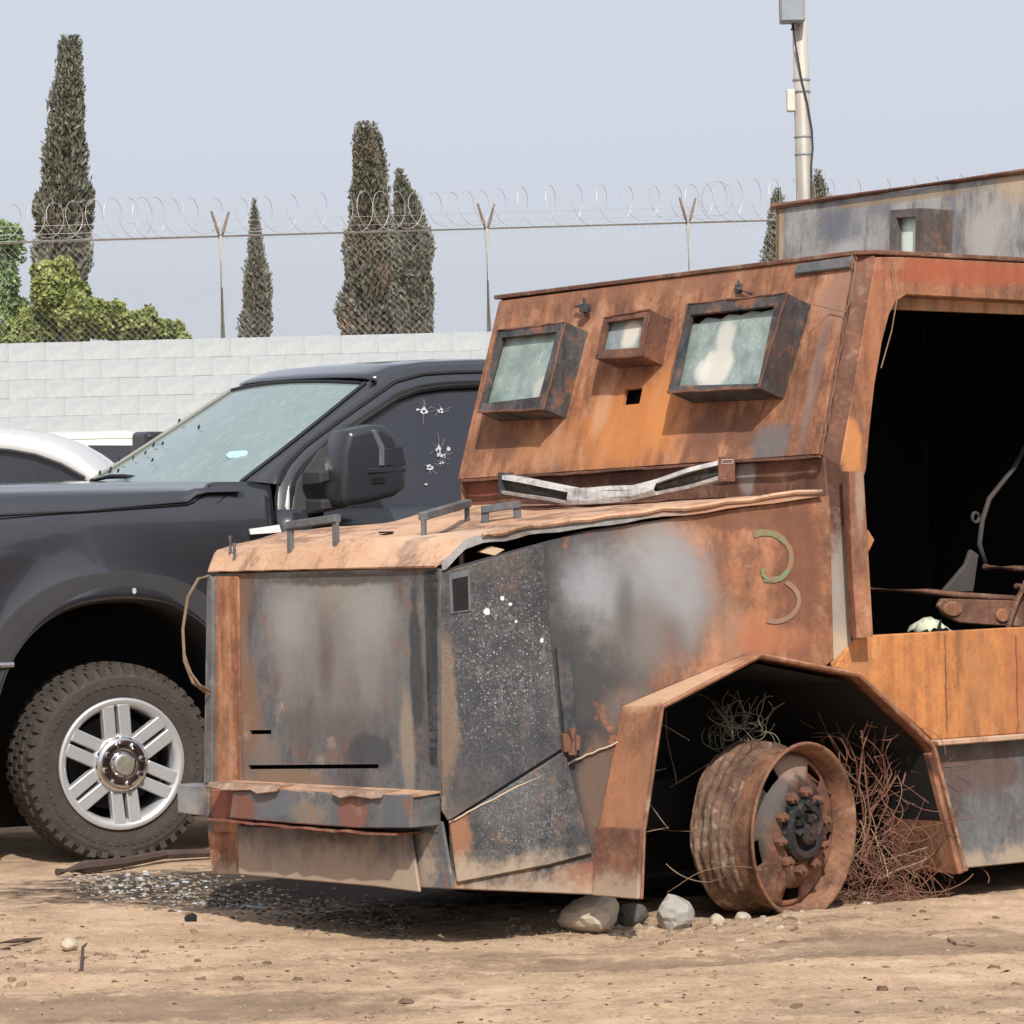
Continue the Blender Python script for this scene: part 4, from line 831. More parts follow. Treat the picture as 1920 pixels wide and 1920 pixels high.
wm_ = MB().lathe([(.0, -.12), (.45, -.12), (.5, -.08), (.5, .12), (.0, .12)], 28).build('wheel', SOOT, gtr)
for k, (x, y) in enumerate(((.35, -.2), (.35, -wd+.2), (2.7, -.2), (2.7, -wd+.2))):
    o = wm_ if k == 0 else wm_.copy()
    if k: COL.objects.link(o); o.parent = gtr
    o.location = (x, y, .5)
D_ = .30
fr4 = [(1668, 394), (1727, 390), (1722, 480), (1666, 480)]; op4 = [(1680, 408), (1717, 406), (1714, 486), (1678, 486)]
gf = lambda p, d=D_: GF(p[0], p[1], -d)
Fo = [gf(p) for p in fr4]; Op = [gf(p) for p in op4]; Fo[2] = Fo[2]-Vector((0, 0, .15)); Fo[3] = Fo[3]-Vector((0, 0, .15)); Op[2] = Op[2]-Vector((0, 0, .1)); Op[3] = Op[3]-Vector((0, 0, .1))
m = MB()
for i in range(4):
    j = (i+1) % 4; off = Vector((D_-.02, 0, 0))
    m.add([Fo[i], Fo[j], Fo[j]+off, Fo[i]+off], [(0, 1, 2, 3)]); m.add([Fo[i], Fo[j], Op[j], Op[i]], [(0, 1, 2, 3)]); m.add([Op[i], Op[j], Op[j]+Vector((.05, 0, 0)), Op[i]+Vector((.05, 0, 0))], [(0, 1, 2, 3)])
gb = m.build('window_box', rust('grey_box', [(.0, (.05, .05, .055)), (.5, (.11, .10, .10)), (.9, (.19, .15, .12))], streak=.4, rustpatch=.3), gtr)
MB().plate([p+Vector((.05, 0, 0)) for p in Op], (.03, 0, 0)).build('pane', glassmat('grey_truck_glass', (.25, .33, .31), [(gf((1697, 455)), (.5, .09, .16), (.66, .72, .66), .95, .4)]), gb)

# ================================================================== dark grey crew cab pickup (local axes: x to the rear, y to the far side)
TP = rad(28); PR = Vector((math.cos(TP), math.sin(TP), 0)); PA = Vector((-math.sin(TP), math.cos(TP), 0))
PO = gnd(225, 1612)-.02*PA
LEAN = rad(2.0); P = Local(PO, PR, PA, LEAN)   # settled on its flat near tyre
P = P; PS = P.side; HW = 2.0
pick = empty('pickup_truck', PO, TP); pick.rotation_euler = (LEAN, 0, TP); tag(pick, 'dark grey four door pickup truck with bullet marked windows behind the rusty armoured truck', 'pickup truck')
t = NT('dusty_grey_paint'); co = t.obj(); n = t.noise(co, 4, 6, .6)
z_ = t.n('SeparateXYZ', out=2, Vector=co); n4 = t.noise(co, 40, 3)
c = t.mix(n, (.017, .018, .024), (.028, .030, .038))
c = t.mix(t.math('MULTIPLY', t.ss(t.math('MULTIPLY_ADD', n, .4, t.math('MULTIPLY', n4, .2)), .30, .55), .16), c, (.13, .13, .13))
PAINT = t.bsdf(Base_Color=c, Roughness=.27, Specular_IOR_Level=.7, Coat_Weight=.8, Coat_Roughness=.06, Normal=t.bump(n4, .02, .002))
TRIM = simple('black_plastic', (.030, .029, .032), .7, var=.3, scale=6)
RUB = simple('black_seal', (.006, .006, .007), .5)
MIRP = simple('mirror_plastic', (.028, .030, .037), .30, var=.2, scale=6)
CHROME = simple('chrome', (.62, .62, .63), .18, 1, .1, 5)
ALLOY = simple('silver_alloy', (.56, .57, .585), .32, .5, .08, 8)
TGLASS = simple('tinted_glass', (.03, .032, .042), .09, var=.2, scale=3)
def sidey(z):   # tumblehome of the body side
    if z < .75: return .03+.03*(.75-z)
    if z < 1.25: return .03
    if z < 1.52: return .03+.05*((z-1.25)/.27)**2
    return .08+(z-1.52)*.34
def PB(px, py, off=0.0):
    p = PS(px, py, .1)
    for _ in range(6): p = PS(px, py, sidey(p.z)+off)
    return p
def mirror_y(o):   # far-side twin, sharing nothing but the shape
    me = o.data.copy(); c = o.copy(); c.data = me; COL.objects.link(c); c.parent = o.parent
    for v in me.vertices: v.co.y = HW-v.co.y
    me.flip_normals()
    return c
AX, AZ, ARX, ARZ = .0, .46, .565, .64
def archz(x, rx=ARX, rz=ARZ):
    u = abs(x-AX)/rx
    return AZ+rz*(max(0, 1-u**2.35))**(1/2.35) if u < 1 else -1
hood_gap = lambda x: 1.455+.062*(x+.5)/.9
# fender: columns from the bumper to the door, cut by the wheel arch
xs_ = sorted(set(list(np.linspace(-.92, -.566, 9))+list(-ARX+2*ARX*(1-np.cos(np.linspace(0, math.pi, 41)))/2)+list(np.linspace(.566, .742, 5))))
rows = []
for x in xs_:
    zb_ = max(archz(x), .62 if x < -.5 else .50); zt = hood_gap(x) if x < .36 else min(1.58, hood_gap(x)+(x-.36)*.55)
    row = []
    for j in range(15):
        z = zb_+(zt-zb_)*j/14
        d = math.hypot((x-AX)/ (ARX+.24), (z-AZ)/(ARZ+.30)); bulge = .045*max(0, 1-max(0, d-.72)/.28)**2 if d > .72 else .045
        row.append(Vector((x, sidey(z)+.02-bulge*1.1+(.25*max(0, -.6-x)**1.6), z)))
    rows.append(row)
fen = MB().loft(rows).build('fender', PAINT, pick, smooth=True, solid=-.02); mirror_y(fen)
# black wheel arch trim
rows = []
for a in np.linspace(-.12, math.pi+.12, 97):
    c_, s_ = math.cos(a), math.sin(a); e = 2/2.35
    sgn = lambda v: (abs(v)**e)*(1 if v > 0 else -1)
    ix, iz = AX-ARX*sgn(c_), AZ+ARZ*sgn(s_); ox, oz = AX-(ARX+.10)*sgn(c_), AZ+(ARZ+.115)*sgn(s_)
    y0 = sidey(oz)-.045
    rows.append([Vector((ox, y0+.035, oz)), Vector((ox*.99, y0+.006, oz-.004)), Vector(((ix+ox)/2, y0+.002, (iz+oz)/2)), Vector((ix, y0+.0, iz)), Vector((ix*.98, y0+.05, iz*.985)), Vector((ix*.98, y0+.24, iz*.985))])
tri = MB().loft(rows).build('wheel_arch_trim', TRIM, pick); mirror_y(tri)
m = MB().loft([[Vector((AX-(ARX+.02)*math.cos(a)*1.0, y, AZ+(ARZ+.01)*math.sin(a))) for a in np.linspace(-.5, math.pi+.5, 30)] for y in (.2, .6)])
m.plate([(-.62, .6, .1), (.62, .6, .1), (.62, .6, 1.15), (-.62, .6, 1.15)], (0, .01, 0))
wl_ = m.build('wheel_well', CHAR, pick); mirror_y(wl_)
# hood: raised plateau with a shoulder, sides standing above the fender gap
rows = []
for x in list(np.linspace(-.95, .30, 14))+[.34, .38, .43, .52, .60]:
    g = hood_gap(min(x, .36))+.012; up = 1.556+.012*(x+.5)
    if x > .36: g = min(up-.004, g+(x-.36)*1.35)
    fr = max(0, -.80-x)
    half = [(.052, g-.02), (.056, g), (.075, g+(up-g)*.55), (.11, up-.012), (.16, up), (.32, up+.008), (.36, up+.018), (.7, up+.020), (1.0, up+.018)]
    ln = [Vector((x, y+fr*.3, z-fr*1.2)) for y, z in half]
    rows.append(ln+[Vector((p.x, HW-p.y, p.z)) for p in ln[-2::-1]])
MB().loft(rows).build('hood', PAINT, pick, smooth=True)
gp_ = [PB(-40, 968, -.004), PB(0, 966, -.004), PB(180, 957, -.004), PB(350, 945, -.004), PB(362, 940, -.006), PB(392, 908, -.01)]
MB().tube(gp_, .008, 6).build('hood_gap_seal', RUB, pick)
# front end
m = MB()
m.plate([(-1.0, .25, .85), (-1.0, HW-.25, .85), (-.97, HW-.22, 1.5), (-.97, .22, 1.5)], (.05, 0, 0)); m.build('grille', TRIM, pick)
m = MB().plate([(-1.12, .2, .55), (-.66, -.0, .55), (-.56, -.005, .86), (-1.12, .2, .86)], (0, .1, 0)); m.plate([(-1.14, .2, .55), (-1.14, HW-.2, .55), (-1.14, HW-.2, .86), (-1.14, .2, .86)], (.1, 0, 0)); m.plate([(-1.12, HW-.3, .55), (-.66, HW-.1, .55), (-.56, HW-.1, .86), (-1.12, HW-.3, .86)], (0, .1, 0))
m.build('front_bumper', simple('bumper_plum', (.05, .03, .035), .5), pick)
MB().tube([PS(-60, 1248, -.02), PS(0, 1247, -.02), PS(24, 1246, -.01)], .014, 8).build('bumper_chrome', CHROME, pick)
for (x, y) in ((-.93, .16), (-.93, HW-.16)): MB().box((x, y, 1.2), (.1, .26, .34)).build('headlight', simple('lamp_glass', (.5, .5, .5), .1), pick, bevel=.02)
# door and lower cab side
rows = []
for x in np.linspace(.748, 3.05, 30):
    rows.append([Vector((x, sidey(z), z)) for z in np.linspace(.5, 1.46, 14)])
drs = MB().loft(rows).build('door', PAINT, pick, smooth=True, solid=-.02); mirror_y(drs)
ul = [PB(522, 908), PB(541, 870), PB(570, 838), PB(640, 786), PB(703, 742), PB(740, 716), PB(790, 702), PB(850, 698), PB(905, 697)]
def ext(c, tox): return c+[Vector((tox, c[-1].y, c[-1].z+.01))]
c0_ = [PB(461, 902), PB(490, 880), PB(525, 853), PB(610, 785), PB(680, 728), PB(706, 706), PB(745, 690), PB(800, 682), PB(905, 678)]
c2_ = [PB(545, 990), PB(552, 935), PB(575, 880), PB(618, 832), PB(690, 783), PB(745, 747), PB(785, 732), PB(835, 725), PB(905, 722)]
c0e, c1e, c2e = ext(c0_, 3.0), ext(ul, 3.0), ext(c2_, 3.0)
def resamp(c, n):
    L_ = [0]
    for i in range(1, len(c)): L_.append(L_[-1]+(c[i]-c[i-1]).length)
    out = []
    for q in np.linspace(0, L_[-1], n):
        i = min(max(1, int(np.searchsorted(L_, q))), len(c)-1); k = (q-L_[i-1])/max(1e-6, L_[i]-L_[i-1]); out.append(c[i-1].lerp(c[i], k))
    return out
N_ = 40
A0, A1, A2 = [resamp(c, N_) for c in (c0_, ul, c2_)]; A1d = resamp([PB(518, 990)]+ul, N_)
yo = lambda p, d: Vector((p.x, p.y+d, p.z))
mid01 = [(a*.5+b*.5) for a, b in zip(A0, A1)]
pil_ = MB().loft([[yo(p, .03) for p in A0], [yo(p, .0) for p in A0], [yo(p, -.012) for p in mid01], [yo(p, -.006) for p in A1]]); pil_ = pil_.build('windscreen_pillar', PAINT, pick, smooth=True); mirror_y(pil_)
mid12 = [(a*.5+b*.5) for a, b in zip(A1d, A2)]
df = MB().loft([[yo(p, -.001) for p in A1d], [yo(p, -.014) for p in mid12], [yo(p, -.006) for p in A2], [yo(p, .02) for p in A2]]).build('door_frame', PAINT, pick, smooth=True); mirror_y(df)
ds = MB().tube([yo(p, -.006) for p in A1], .0085, 6).build('door_seal', RUB, pick); mirror_y(ds)
ds = MB().tube([yo(p, -.004) for p in A2], .012, 6).build('window_seal', RUB, pick); mirror_y(ds)
MB().tube([PB(522, 905, -.004), PB(517, 935, -.004), PB(520, 975, -.004), PB(528, 1040, -.004)], .006, 6).build('door_gap', RUB, pick)
MB().tube([PB(545, 985, -.006), PB(538, 950, -.008), PB(541, 912, -.008)], [.006, .012, .005], 6).build('door_edge_guard', simple('pale_edge', (.5, .48, .44), .5), pick)
# side glass (front and rear doors), rear part of the cab
gl = [Vector((p.x, sidey(p.z)+.016, p.z)) for p in A2]
gx1 = 2.02; belt = 1.42
pts = gl+[Vector((gx1, sidey(gl[-1].z)+.016, gl[-1].z))]+[Vector((gx1, sidey(belt)+.016, belt)), Vector((gl[0].x, sidey(belt)+.016, belt))]
top_ = gl[::3]+[Vector((gx1, sidey(gl[-1].z)+.016, gl[-1].z))]
m = MB().loft([top_, [Vector((p.x, sidey(belt)+.016, belt)) for p in top_]]); sg = m.build('side_window', TGLASS, pick); mirror_y(sg)
zc = A2[-1].z
m = MB().plate([(gx1+.16, sidey(1.5)+.016, 1.5), (2.9, sidey(1.5)+.016, 1.5), (2.8, sidey(zc)+.016, zc), (gx1+.16, sidey(zc)+.016, zc)], (0, .01, 0)); sg = m.build('side_window', TGLASS, pick); mirror_y(sg)
m = MB().plate([(gx1, sidey(1.44), 1.44), (gx1+.14, sidey(1.44), 1.44), (gx1+.14, sidey(zc), zc), (gx1, sidey(zc), zc)], (0, .03, 0)); m.plate([(A2[-1].x, sidey(zc), zc-.002), (3.0, sidey(zc), zc-.002), (3.0, sidey(A0[-1].z), A0[-1].z), (A0[-1].x, sidey(A0[-1].z), A0[-1].z)], (0, .03, 0)); m.plate([(2.85, sidey(1.5), 1.5), (3.05, sidey(1.5), 1.5), (3.0, sidey(zc), zc), (2.83, sidey(zc), zc)], (0, .03, 0))
sg = m.build('cab_side_frame', PAINT, pick); mirror_y(sg)
zr0 = A0[-1]
rows = []
WXR = PB(690, 718).x; edge = [p for p in A0 if p.x > WXR]+[Vector((3.0, zr0.y, zr0.z))]
for p in edge:
    yy = p.y; mids = [(yy, p.z), (yy+.05, p.z+.012), (yy+.16, p.z+.018), (.6, p.z+.022), (1.0, p.z+.024)]
    ln = [Vector((p.x-(.055*(k/4)**.8 if p.x < 1.5 else 0), y, z)) for k, (y, z) in enumerate(mids)]
    rows.append(ln+[Vector((q.x, HW-q.y, q.z)) for q in ln[-2::-1]])
MB().loft(rows).build('roof', PAINT, pick, smooth=True, solid=.02)
m = MB(); m.box((3.04, 1, 1.75), (.06, 1.5, .62)); m.box((1.9, 1, .62), (2.4, 1.7, .2)); m.build('cab_rear', CHAR, pick)
m = MB(); m.plate([(.75, .2, 1.3), (.75, HW-.2, 1.3), (.75, HW-.2, 1.45), (.75, .2, 1.45)], (.3, 0, .03)); m.box((1.75, .55, 1.25), (.2, .5, .9)); m.box((1.75, 1.45, 1.25), (.2, .5, .9)); m.build('dashboard', CHAR, pick)
m = MB()
for y in (.03, HW-.07): m.plate([(3.12, y, .62), (5.0, y, .62), (5.0, y, 1.45), (3.12, y, 1.45)], (0, .04, 0))
m.plate([(4.98, .04, .62), (4.98, HW-.04, .62), (4.98, HW-.04, 1.45), (4.98, .04, 1.45)], (.04, 0, 0)); m.box((4.05, 1, .9), (1.85, 1.85, .06)); m.box((3.1, 1, 1.05), (.03, 1.85, .8))
m.build('cargo_bed', PAINT, pick)
# windscreen, curved; base on the cowl line and top on the roof edge
wb = A0[0]; 
WX = PB(697, 712).x; upn = [p for p in A0 if p.x <= WX]
def wsrow(p, k):
    r = []
    for j in range(21):
        q = j/20; y = p.y+.012+(HW-2*p.y-.024)*q; b = (1-(2*q-1)**2)
        r.append(Vector((p.x-(.075-.03*k)*b-.004, y, p.z+.022*k*b)))
    return r
rows = [wsrow(Vector((p.x-0.0, p.y, p.z)), i/(len(upn)-1)) for i, p in enumerate(upn)]
low = Vector((upn[0].x-.14, upn[0].y-.04, upn[0].z-.10)); rows = [wsrow(low, 0)]+rows
c0x = upn[0]
wg = NT('dusty_sky_windscreen'); co = wg.obj(); n = wg.noise(co, 3, 6, .6); n2 = wg.noise(wg.scale(co, (1, 1, 1)), 25, 5, .6)
cc_ = wg.mix(n, (.13, .19, .18), (.25, .33, .31))  # pale green base paints in reflected sky; the speckle below is dust
cc_ = wg.mix(wg.math('MULTIPLY', wg.ss(n2, .5, .75), .3), cc_, (.5, .52, .48))
WGL = wg.bsdf(Base_Color=cc_, Roughness=.10, Specular_IOR_Level=.6)
wsg = MB().loft(rows).build('windscreen', WGL, pick, smooth=True)
bd = MB()
bd.tube([r[-1]+Vector((-.004, .004, .004)) for r in rows], .012, 6); bd.build('windscreen_edge_strip', simple('yellowed_strip', (.20, .20, .18), .6), pick)
m = MB(); m.tube([r[0]+Vector((-.004, 0, .006)) for r in rows], .008, 6); m.tube([p+Vector((-.004, 0, .004)) for p in rows[-1]], .008, 6); m.build('windscreen_rubber', RUB, pick)
def wpt(i, j): return rows[min(i, len(rows)-1)][j]
# bullet chips: dark along the far edge, pale stars in the side glass
chipm = RUB; m = MB()
for (px, py) in ((366, 769), (369, 765), (340, 792), (319, 801), (306, 808), (293, 822), (292, 838), (310, 836), (278, 853), (245, 855), (255, 862), (228, 864), (212, 886), (226, 886), (290, 866), (192, 889), (378, 805)):
    best = None
    tgt = ray(px, py).normalized(); lc = P.loc(CAM)
    for r in rows:
        for q in r:
            d = (P.wld(q)-CAM).normalized(); e = (d-tgt).length
            if best is None or e < best[0]: best = (e, q)
    if best[0] > .0011: continue
    q = best[1]; d = P.pl(px, py, q, (-.8, -.3, .5))
    s_ = random.uniform(.009, .018)
    m.add([d+Vector((-.014, -.004, .010))+Vector((.4*math.sin(a)*s_, math.cos(a)*s_*1.1, math.sin(a)*s_))*random.uniform(.6, 1.2) for a in np.linspace(0, 6.28, 8)[:-1]], [tuple(range(7))])
tag(m.build('bullet_chips', chipm, pick, solid=.003), kind='stuff')
sp_ = None
for r in rows:
    for q in r:
        e = ((P.wld(q)-CAM).normalized()-ray(447, 855).normalized()).length
        if sp_ is None or e < sp_[0]: sp_ = (e, q)
q = sp_[1]; MB().plate([P.pl(px, py, q, (-.8, -.25, .5))+Vector((-.012, -.004, .008)) for (px, py) in ((428, 856), (436, 850), (466, 848), (470, 853), (462, 861), (434, 863))], (-.002, 0, .001)).build('windscreen_sticker', simple('blue_white_sticker', (.42, .62, .68), .4, var=.3, scale=60), pick)
PALE = simple('crazed_glass', (.40, .42, .46), .6)
CRK = simple('crack_line', (.20, .21, .24), .6)
def star(px, py, sx_, sy_, seed):
    r_ = random.Random(seed); pts = []
    for k in range(13):
        a = k/13*6.283; q = r_.uniform(.45, 1.25); pts.append(PB(px+sx_*.8*q*math.cos(a), py+sy_*.8*q*math.sin(a), .010))
    bmk = MB().plate(pts, (0, .004, 0)).build('bullet_mark', PALE, pick)
    if sx_ < 6: return
    MB().plate([PB(px+sx_*.3*math.cos(a), py+sy_*.3*math.sin(a), .0085) for a in np.linspace(0, 6.28, 7)[:-1]], (0, .001, 0)).build('bullet_hole', RUB, bmk)
    mc = MB()
    for k in range(6):
        a = r_.uniform(0, 6.28); L1 = r_.uniform(1.6, 2.9)
        mc.tube([PB(px+sx_*.6*math.cos(a), py+sy_*.6*math.sin(a), .0125), PB(px+sx_*L1*.6*math.cos(a+.15), py+sy_*L1*.6*math.sin(a+.15), .0125), PB(px+sx_*L1*math.cos(a), py+sy_*L1*math.sin(a), .0125)], .0011, 4)
    tag(mc.build('glass_cracks', CRK, bmk), kind='stuff')
for k, a in enumerate(((795, 771, 9, 9), (826, 770, 7, 7), (784, 768, 5, 3), (822, 846, 7, 14), (832, 855, 7, 6), (806, 876, 9, 6), (841, 842, 4, 6), (777, 737, 3, 3), (874, 705, 5, 4), (799, 908, 4, 3), (828, 868, 6, 3))): star(*a, k)
for (px, py, sx_, sy_, of) in ((52, 1000, 5, 3, .012), (92, 999, 5, 3, .012), (252, 1108, 4, 6, -.05)):
    MB().plate([PB(px+sx_*math.cos(a), py+sy_*math.sin(a), of) for a in np.linspace(0, 6.28, 8)[:-1]], (0, .02, 0)).build('paint_chip', PALE, pick)
MB().tube([PB(696, 712, -.03), PB(704, 718, -.02)], .012, 6).build('roof_clip', RUB, pick)
MB().plate([PB(468, 992, -.03), PB(524, 984, -.03), PB(528, 998, -.03), PB(470, 1002, -.03)], (0, .01, 0)).build('fender_badge', simple('badge_white', (.66, .66, .66), .4), pick)
# wiper and cowl
wq = [P.pl(px, py, rows[1][15], (-.8, -.25, .5)) for (px, py) in ((178, 906), (212, 898), (240, 897), (290, 903))]
MB().tube([p+Vector((-.02, 0, .01)) for p in wq], .011, 5).build('wiper', RUB, pick)
MB().loft([[p+Vector((-.10, 0, -.02)) for p in rows[0]], rows[0]]).build('cowl_panel', TRIM, pick)
# towing mirror
MY = -.30
ms = lambda px, py, y=MY: PS(px, py, y)
outl = [(652, 806), (700, 795), (722, 796), (742, 812), (757, 850), (764, 890), (764, 915), (742, 932), (690, 945), (648, 950), (640, 935), (640, 850)]
cen = sum([ms(*p) for p in outl], Vector())/len(outl)
def ringm(k, y): return [Vector((cen.x+(ms(*p).x-cen.x)*k, y, cen.z+(ms(*p).z-cen.z)*k)) for p in outl]
mir = MB().loft([ringm(.84, MY-.005), ringm(.97, MY+.012), ringm(1, MY+.06), ringm(.98, MY+.17), ringm(.90, MY+.21)], True, True).build('mirror', MIRP, pick, smooth=False, bevel=.018, seg=3)
mir.data.polygons.foreach_set('use_smooth', [True]*len(mir.data.polygons))
MB().plate([ms(688, 878, MY-.012), ms(762, 876, MY-.004), ms(763, 884, MY-.004), ms(690, 888, MY-.012)], (0, .03, 0)).build('mirror_rib', MIRP, mir, bevel=.003)
MB().plate([ms(696, 806, MY-.008), ms(706, 806, MY-.008), ms(722, 838, MY-.012), ms(722, 874, MY-.012), ms(712, 874, MY-.012), ms(712, 842, MY-.010)], (0, .03, 0)).build('mirror_rib', simple('mirror_rib_grey', (.12, .125, .14), .35), mir, bevel=.004)
MB().plate([ms(696, 894, MY-.010), ms(722, 892, MY-.010), ms(722, 906, MY-.010), ms(698, 908, MY-.010)], (0, .02, 0)).build('mirror_lamp', RUB, mir, bevel=.003)
MB().plate([ms(724, 842, MY-.009), ms(754, 836, MY-.003), ms(762, 872, MY-.002), ms(724, 874, MY-.010)], (0, .02, 0)).build('mirror_gloss_panel', TGLASS, mir, bevel=.003)
ar_ = MB(); ar_.hexa([ms(566, 882, .06), ms(566, 912, .06), ms(606, 906, .04), ms(606, 876, .04)], [ms(600, 884, -.17), ms(600, 908, -.17), ms(652, 894, -.17), ms(652, 874, -.17)]); ar_.build('mirror_arm', TRIM, pick, bevel=.008)
ar_ = MB(); ar_.hexa([ms(572, 936, .06), ms(572, 966, .06), ms(610, 960, .04), ms(610, 928, .04)], [ms(604, 938, -.17), ms(604, 958, -.17), ms(654, 950, -.17), ms(654, 932, -.17)]); ar_.build('mirror_arm', TRIM, pick, bevel=.008)
MB().plate([PB(548, 975, -.02), PB(556, 905, -.02), PB(600, 842, -.02), PB(612, 838, -.02), PB(612, 960, -.02)], (0, .02, 0)).build('mirror_base', TRIM, pick, bevel=.006)
m = MB().box((cen.x, HW-MY-.1, cen.z), (.16, .2, .34)); m.box((cen.x-.1, HW-.03, cen.z-.1), (.16, .25, .05)); m.build('mirror', MIRP, pick, bevel=.03, seg=3)
# ---- wheels
TYREM = NT('dusty_tyre'); co = TYREM.obj(); n = TYREM.noise(co, 9, 6, .65); n2 = TYREM.noise(co, 50, 4)
c = TYREM.mix(n, (.034, .029, .027), (.085, .071, .061)); c = TYREM.mix(TYREM.math('MULTIPLY', TYREM.ss(n2, .55, .75), .4), c, (.16, .13, .10))
TYREM = TYREM.bsdf(Base_Color=c, Roughness=.9, Specular_IOR_Level=.2, Normal=TYREM.bump(n2, .3, .004))
wheel = MB().lathe([(.268, -.01), (.262, .02), (.235, .06), (.235, .22), (.262, .25), (.27, .26)], 56).build('wheel', simple('rim_barrel', (.10, .10, .105), .5, .3), pick, smooth=True)
tp = [(.262, .03), (.266, .004), (.272, -.008), (.290, -.014), (.33, -.022), (.365, -.022), (.388, -.012), (.402, .004), (.412, .03), (.416, .08), (.417, .14), (.416, .20), (.412, .25), (.40, .275), (.36, .295), (.29, .285), (.262, .25)]
m = MB().lathe(tp, 72)
nb = 46
for k in range(nb):
    a = 2*math.pi*k/nb
    for q, (h, dh, w_, sk) in enumerate(((.012, .05, .030, .2), (.072, .045, .036, .35), (.136, .05, .034, -.3), (.20, .045, .036, .35), (.262, .05, .030, -.2))):
        aa = a+(q % 2)*math.pi/nb; r = .4135 if 0 < q < 4 else .404
        m.box((r*math.cos(aa), h, r*math.sin(aa)), (.018, dh, w_), 0, 0, -aa)
    aa = a; m.box((.391*math.cos(aa), -.011, .391*math.sin(aa)), (.038, .010, .026), 0, 0, -aa)
for k in range(60): m.box((.338*math.cos(k*.1047+.03), -.024, .338*math.sin(k*.1047+.03)), (.012, .004, .02), 0, 0, -k*.1047)
for i, v in enumerate(m.v):   # sagging at the contact patch
    x, y, z = v
    if z < -.385: m.v[i] = (x*1.01, y-.012 if y < .1 else y+.012, -.385+(z+.385)*.35)
tyre = m.build('tyre', TYREM, wheel, smooth=False)
ri = MB().lathe([(.272, -.008), (.280, -.018), (.276, -.026), (.262, -.026), (.246, -.014), (.236, .01), (.236, .05)], 64).build('rim', ALLOY, wheel, smooth=True)
m = MB().lathe([(.125, .03), (.128, .0), (.118, -.012), (.095, -.014)], 40); m.build('rim_centre', ALLOY, wheel, smooth=True)
sp = None
for k in range(6):
    for sg in (-1, 1):
        if sp is None:
            w2 = .0255
            mm = MB().hexa([(.108, -.012, -w2), (.108, -.012, w2), (.108, .03, w2*1.1), (.108, .03, -w2*1.1)], [(.252, -.020, -w2*1.08), (.252, -.020, w2*1.08), (.252, .02, w2*1.1), (.252, .02, -w2*1.1)])
            sp = mm.build('spoke', ALLOY, wheel, bevel=.005, seg=2); o = sp
        else: o = sp.copy(); COL.objects.link(o); o.parent = wheel
        a = math.pi/2+.10+k*math.pi/3; off = sg*.0345
        o.rotation_euler = (0, -a, 0); o.location = (-off*math.sin(a)*1.0, 0, off*math.cos(a))
MB().lathe([(.0, .10), (.2, .10), (.2, .12), (.0, .12)], 32).build('brake_disc', simple('brake_dark', (.02, .02, .02), .6), wheel)
MB().lathe([(.116, .0), (.116, -.022), (.108, -.032), (.085, -.036), (.060, -.034), (.054, -.03), (.052, -.045), (.046, -.052), (.0, -.054)], 40).build('hub_cap', CHROME, wheel, smooth=True)
MB().lathe([(.054, -.0345), (.050, -.0465), (.046, -.0525)], 40).build('hub_ring', RUB, wheel, smooth=True)
MB().lathe([(.042, -.053), (.036, -.055), (.0, -.056)], 30).build('centre_cap', simple('tarnished_cap', (.35, .33, .28), .4, .5, .5, 30), wheel)
ln_ = MB().lathe([(.0, -.058), (.010, -.057), (.013, -.05), (.0145, -.03)], 6).build('lug_nut', CHROME, wheel)
for k in range(8):
    o = ln_ if k == 0 else ln_.copy()
    if k: COL.objects.link(o); o.parent = wheel
    a = k*math.pi/4+.25; o.location = (.085*math.cos(a), 0, .085*math.sin(a))
wc_ = PS(226, 1447, .03); zg = float(gz(*(P.wld(wc_).xy)))
wheel.location = (wc_.x, wc_.y, zg+.40); wheel.rotation_euler = (0, 0, rad(-2))
def copy_tree(o, parent):
    c = o.copy(); COL.objects.link(c); c.parent = parent
    for ch in [q for q in bpy.data.objects if q.parent == o]: copy_tree(ch, c)
    return c
for (x, y, r) in ((4.05, .04, 0), (.0, HW-.04, math.pi), (4.05, HW-.04, math.pi)):
    c = copy_tree(wheel, pick); c.location = (x, y, .41); c.rotation_euler = (0, 0, r)

# ================================================================== two white vehicles behind the pickup
WHITE = simple('white_car_paint', (.55, .55, .53), .3, var=.05, scale=3, coat=.3)
def shell(parent, name, secs, mat):   # secs: list of (x, [(y,z)...half]) mirrored about y=w/2
    return MB().loft(secs).build(name, mat, parent, smooth=True)
D1 = 19.2; o1 = at(60, 900, D1); 
suv = empty('white_car', (o1.x, D1, 0)); tag(suv, 'white car with tinted side glass and sloping roofline behind the grey pickup', 'car')
q1 = lambda px, py, y=0: at(px, py, D1+y)-Vector((o1.x, D1, 0))
outer = [(-420, 920), (-400, 850), (-330, 822), (-200, 806), (-60, 806), (20, 812), (70, 822), (110, 836), (145, 856), (180, 884), (215, 915)]
roofl = [q1(*p) for p in outer]
wt = [(-395, 880), (-320, 852), (-200, 840), (-60, 838), (10, 843), (60, 852), (110, 870), (155, 895)]
zb1 = q1(0, 922).z; y1 = 1.8
def inset(p, k): return Vector((p.x, k, p.z))
body = []
for x in np.linspace(-2.6, 2.3, 24):
    e = max(0, abs(x+.15)-1.9)/.6; zt = zb1+.02-.20*max(0, x-.35)/1.9-.25*e**2
    half = [(.10+.1*e, .30), (.02+.12*e, .5), (.0+.15*e, zt-.25), (.05+.15*e, zt-.02), (.14+.15*e, zt), (.9, zt+.02)]
    ln = [Vector((x, y, z)) for y, z in half]; body.append(ln+[Vector((p.x, y1-p.y, p.z)) for p in ln[-2::-1]])
MB().loft(body, False, True).build('body', WHITE, suv, smooth=True)
base_z = zb1-.02
win = [q1(*p) for p in wt]
def gh(pts, y): return [Vector((p.x, y+(0.22*(p.z-zb1)/.5), p.z)) for p in pts]
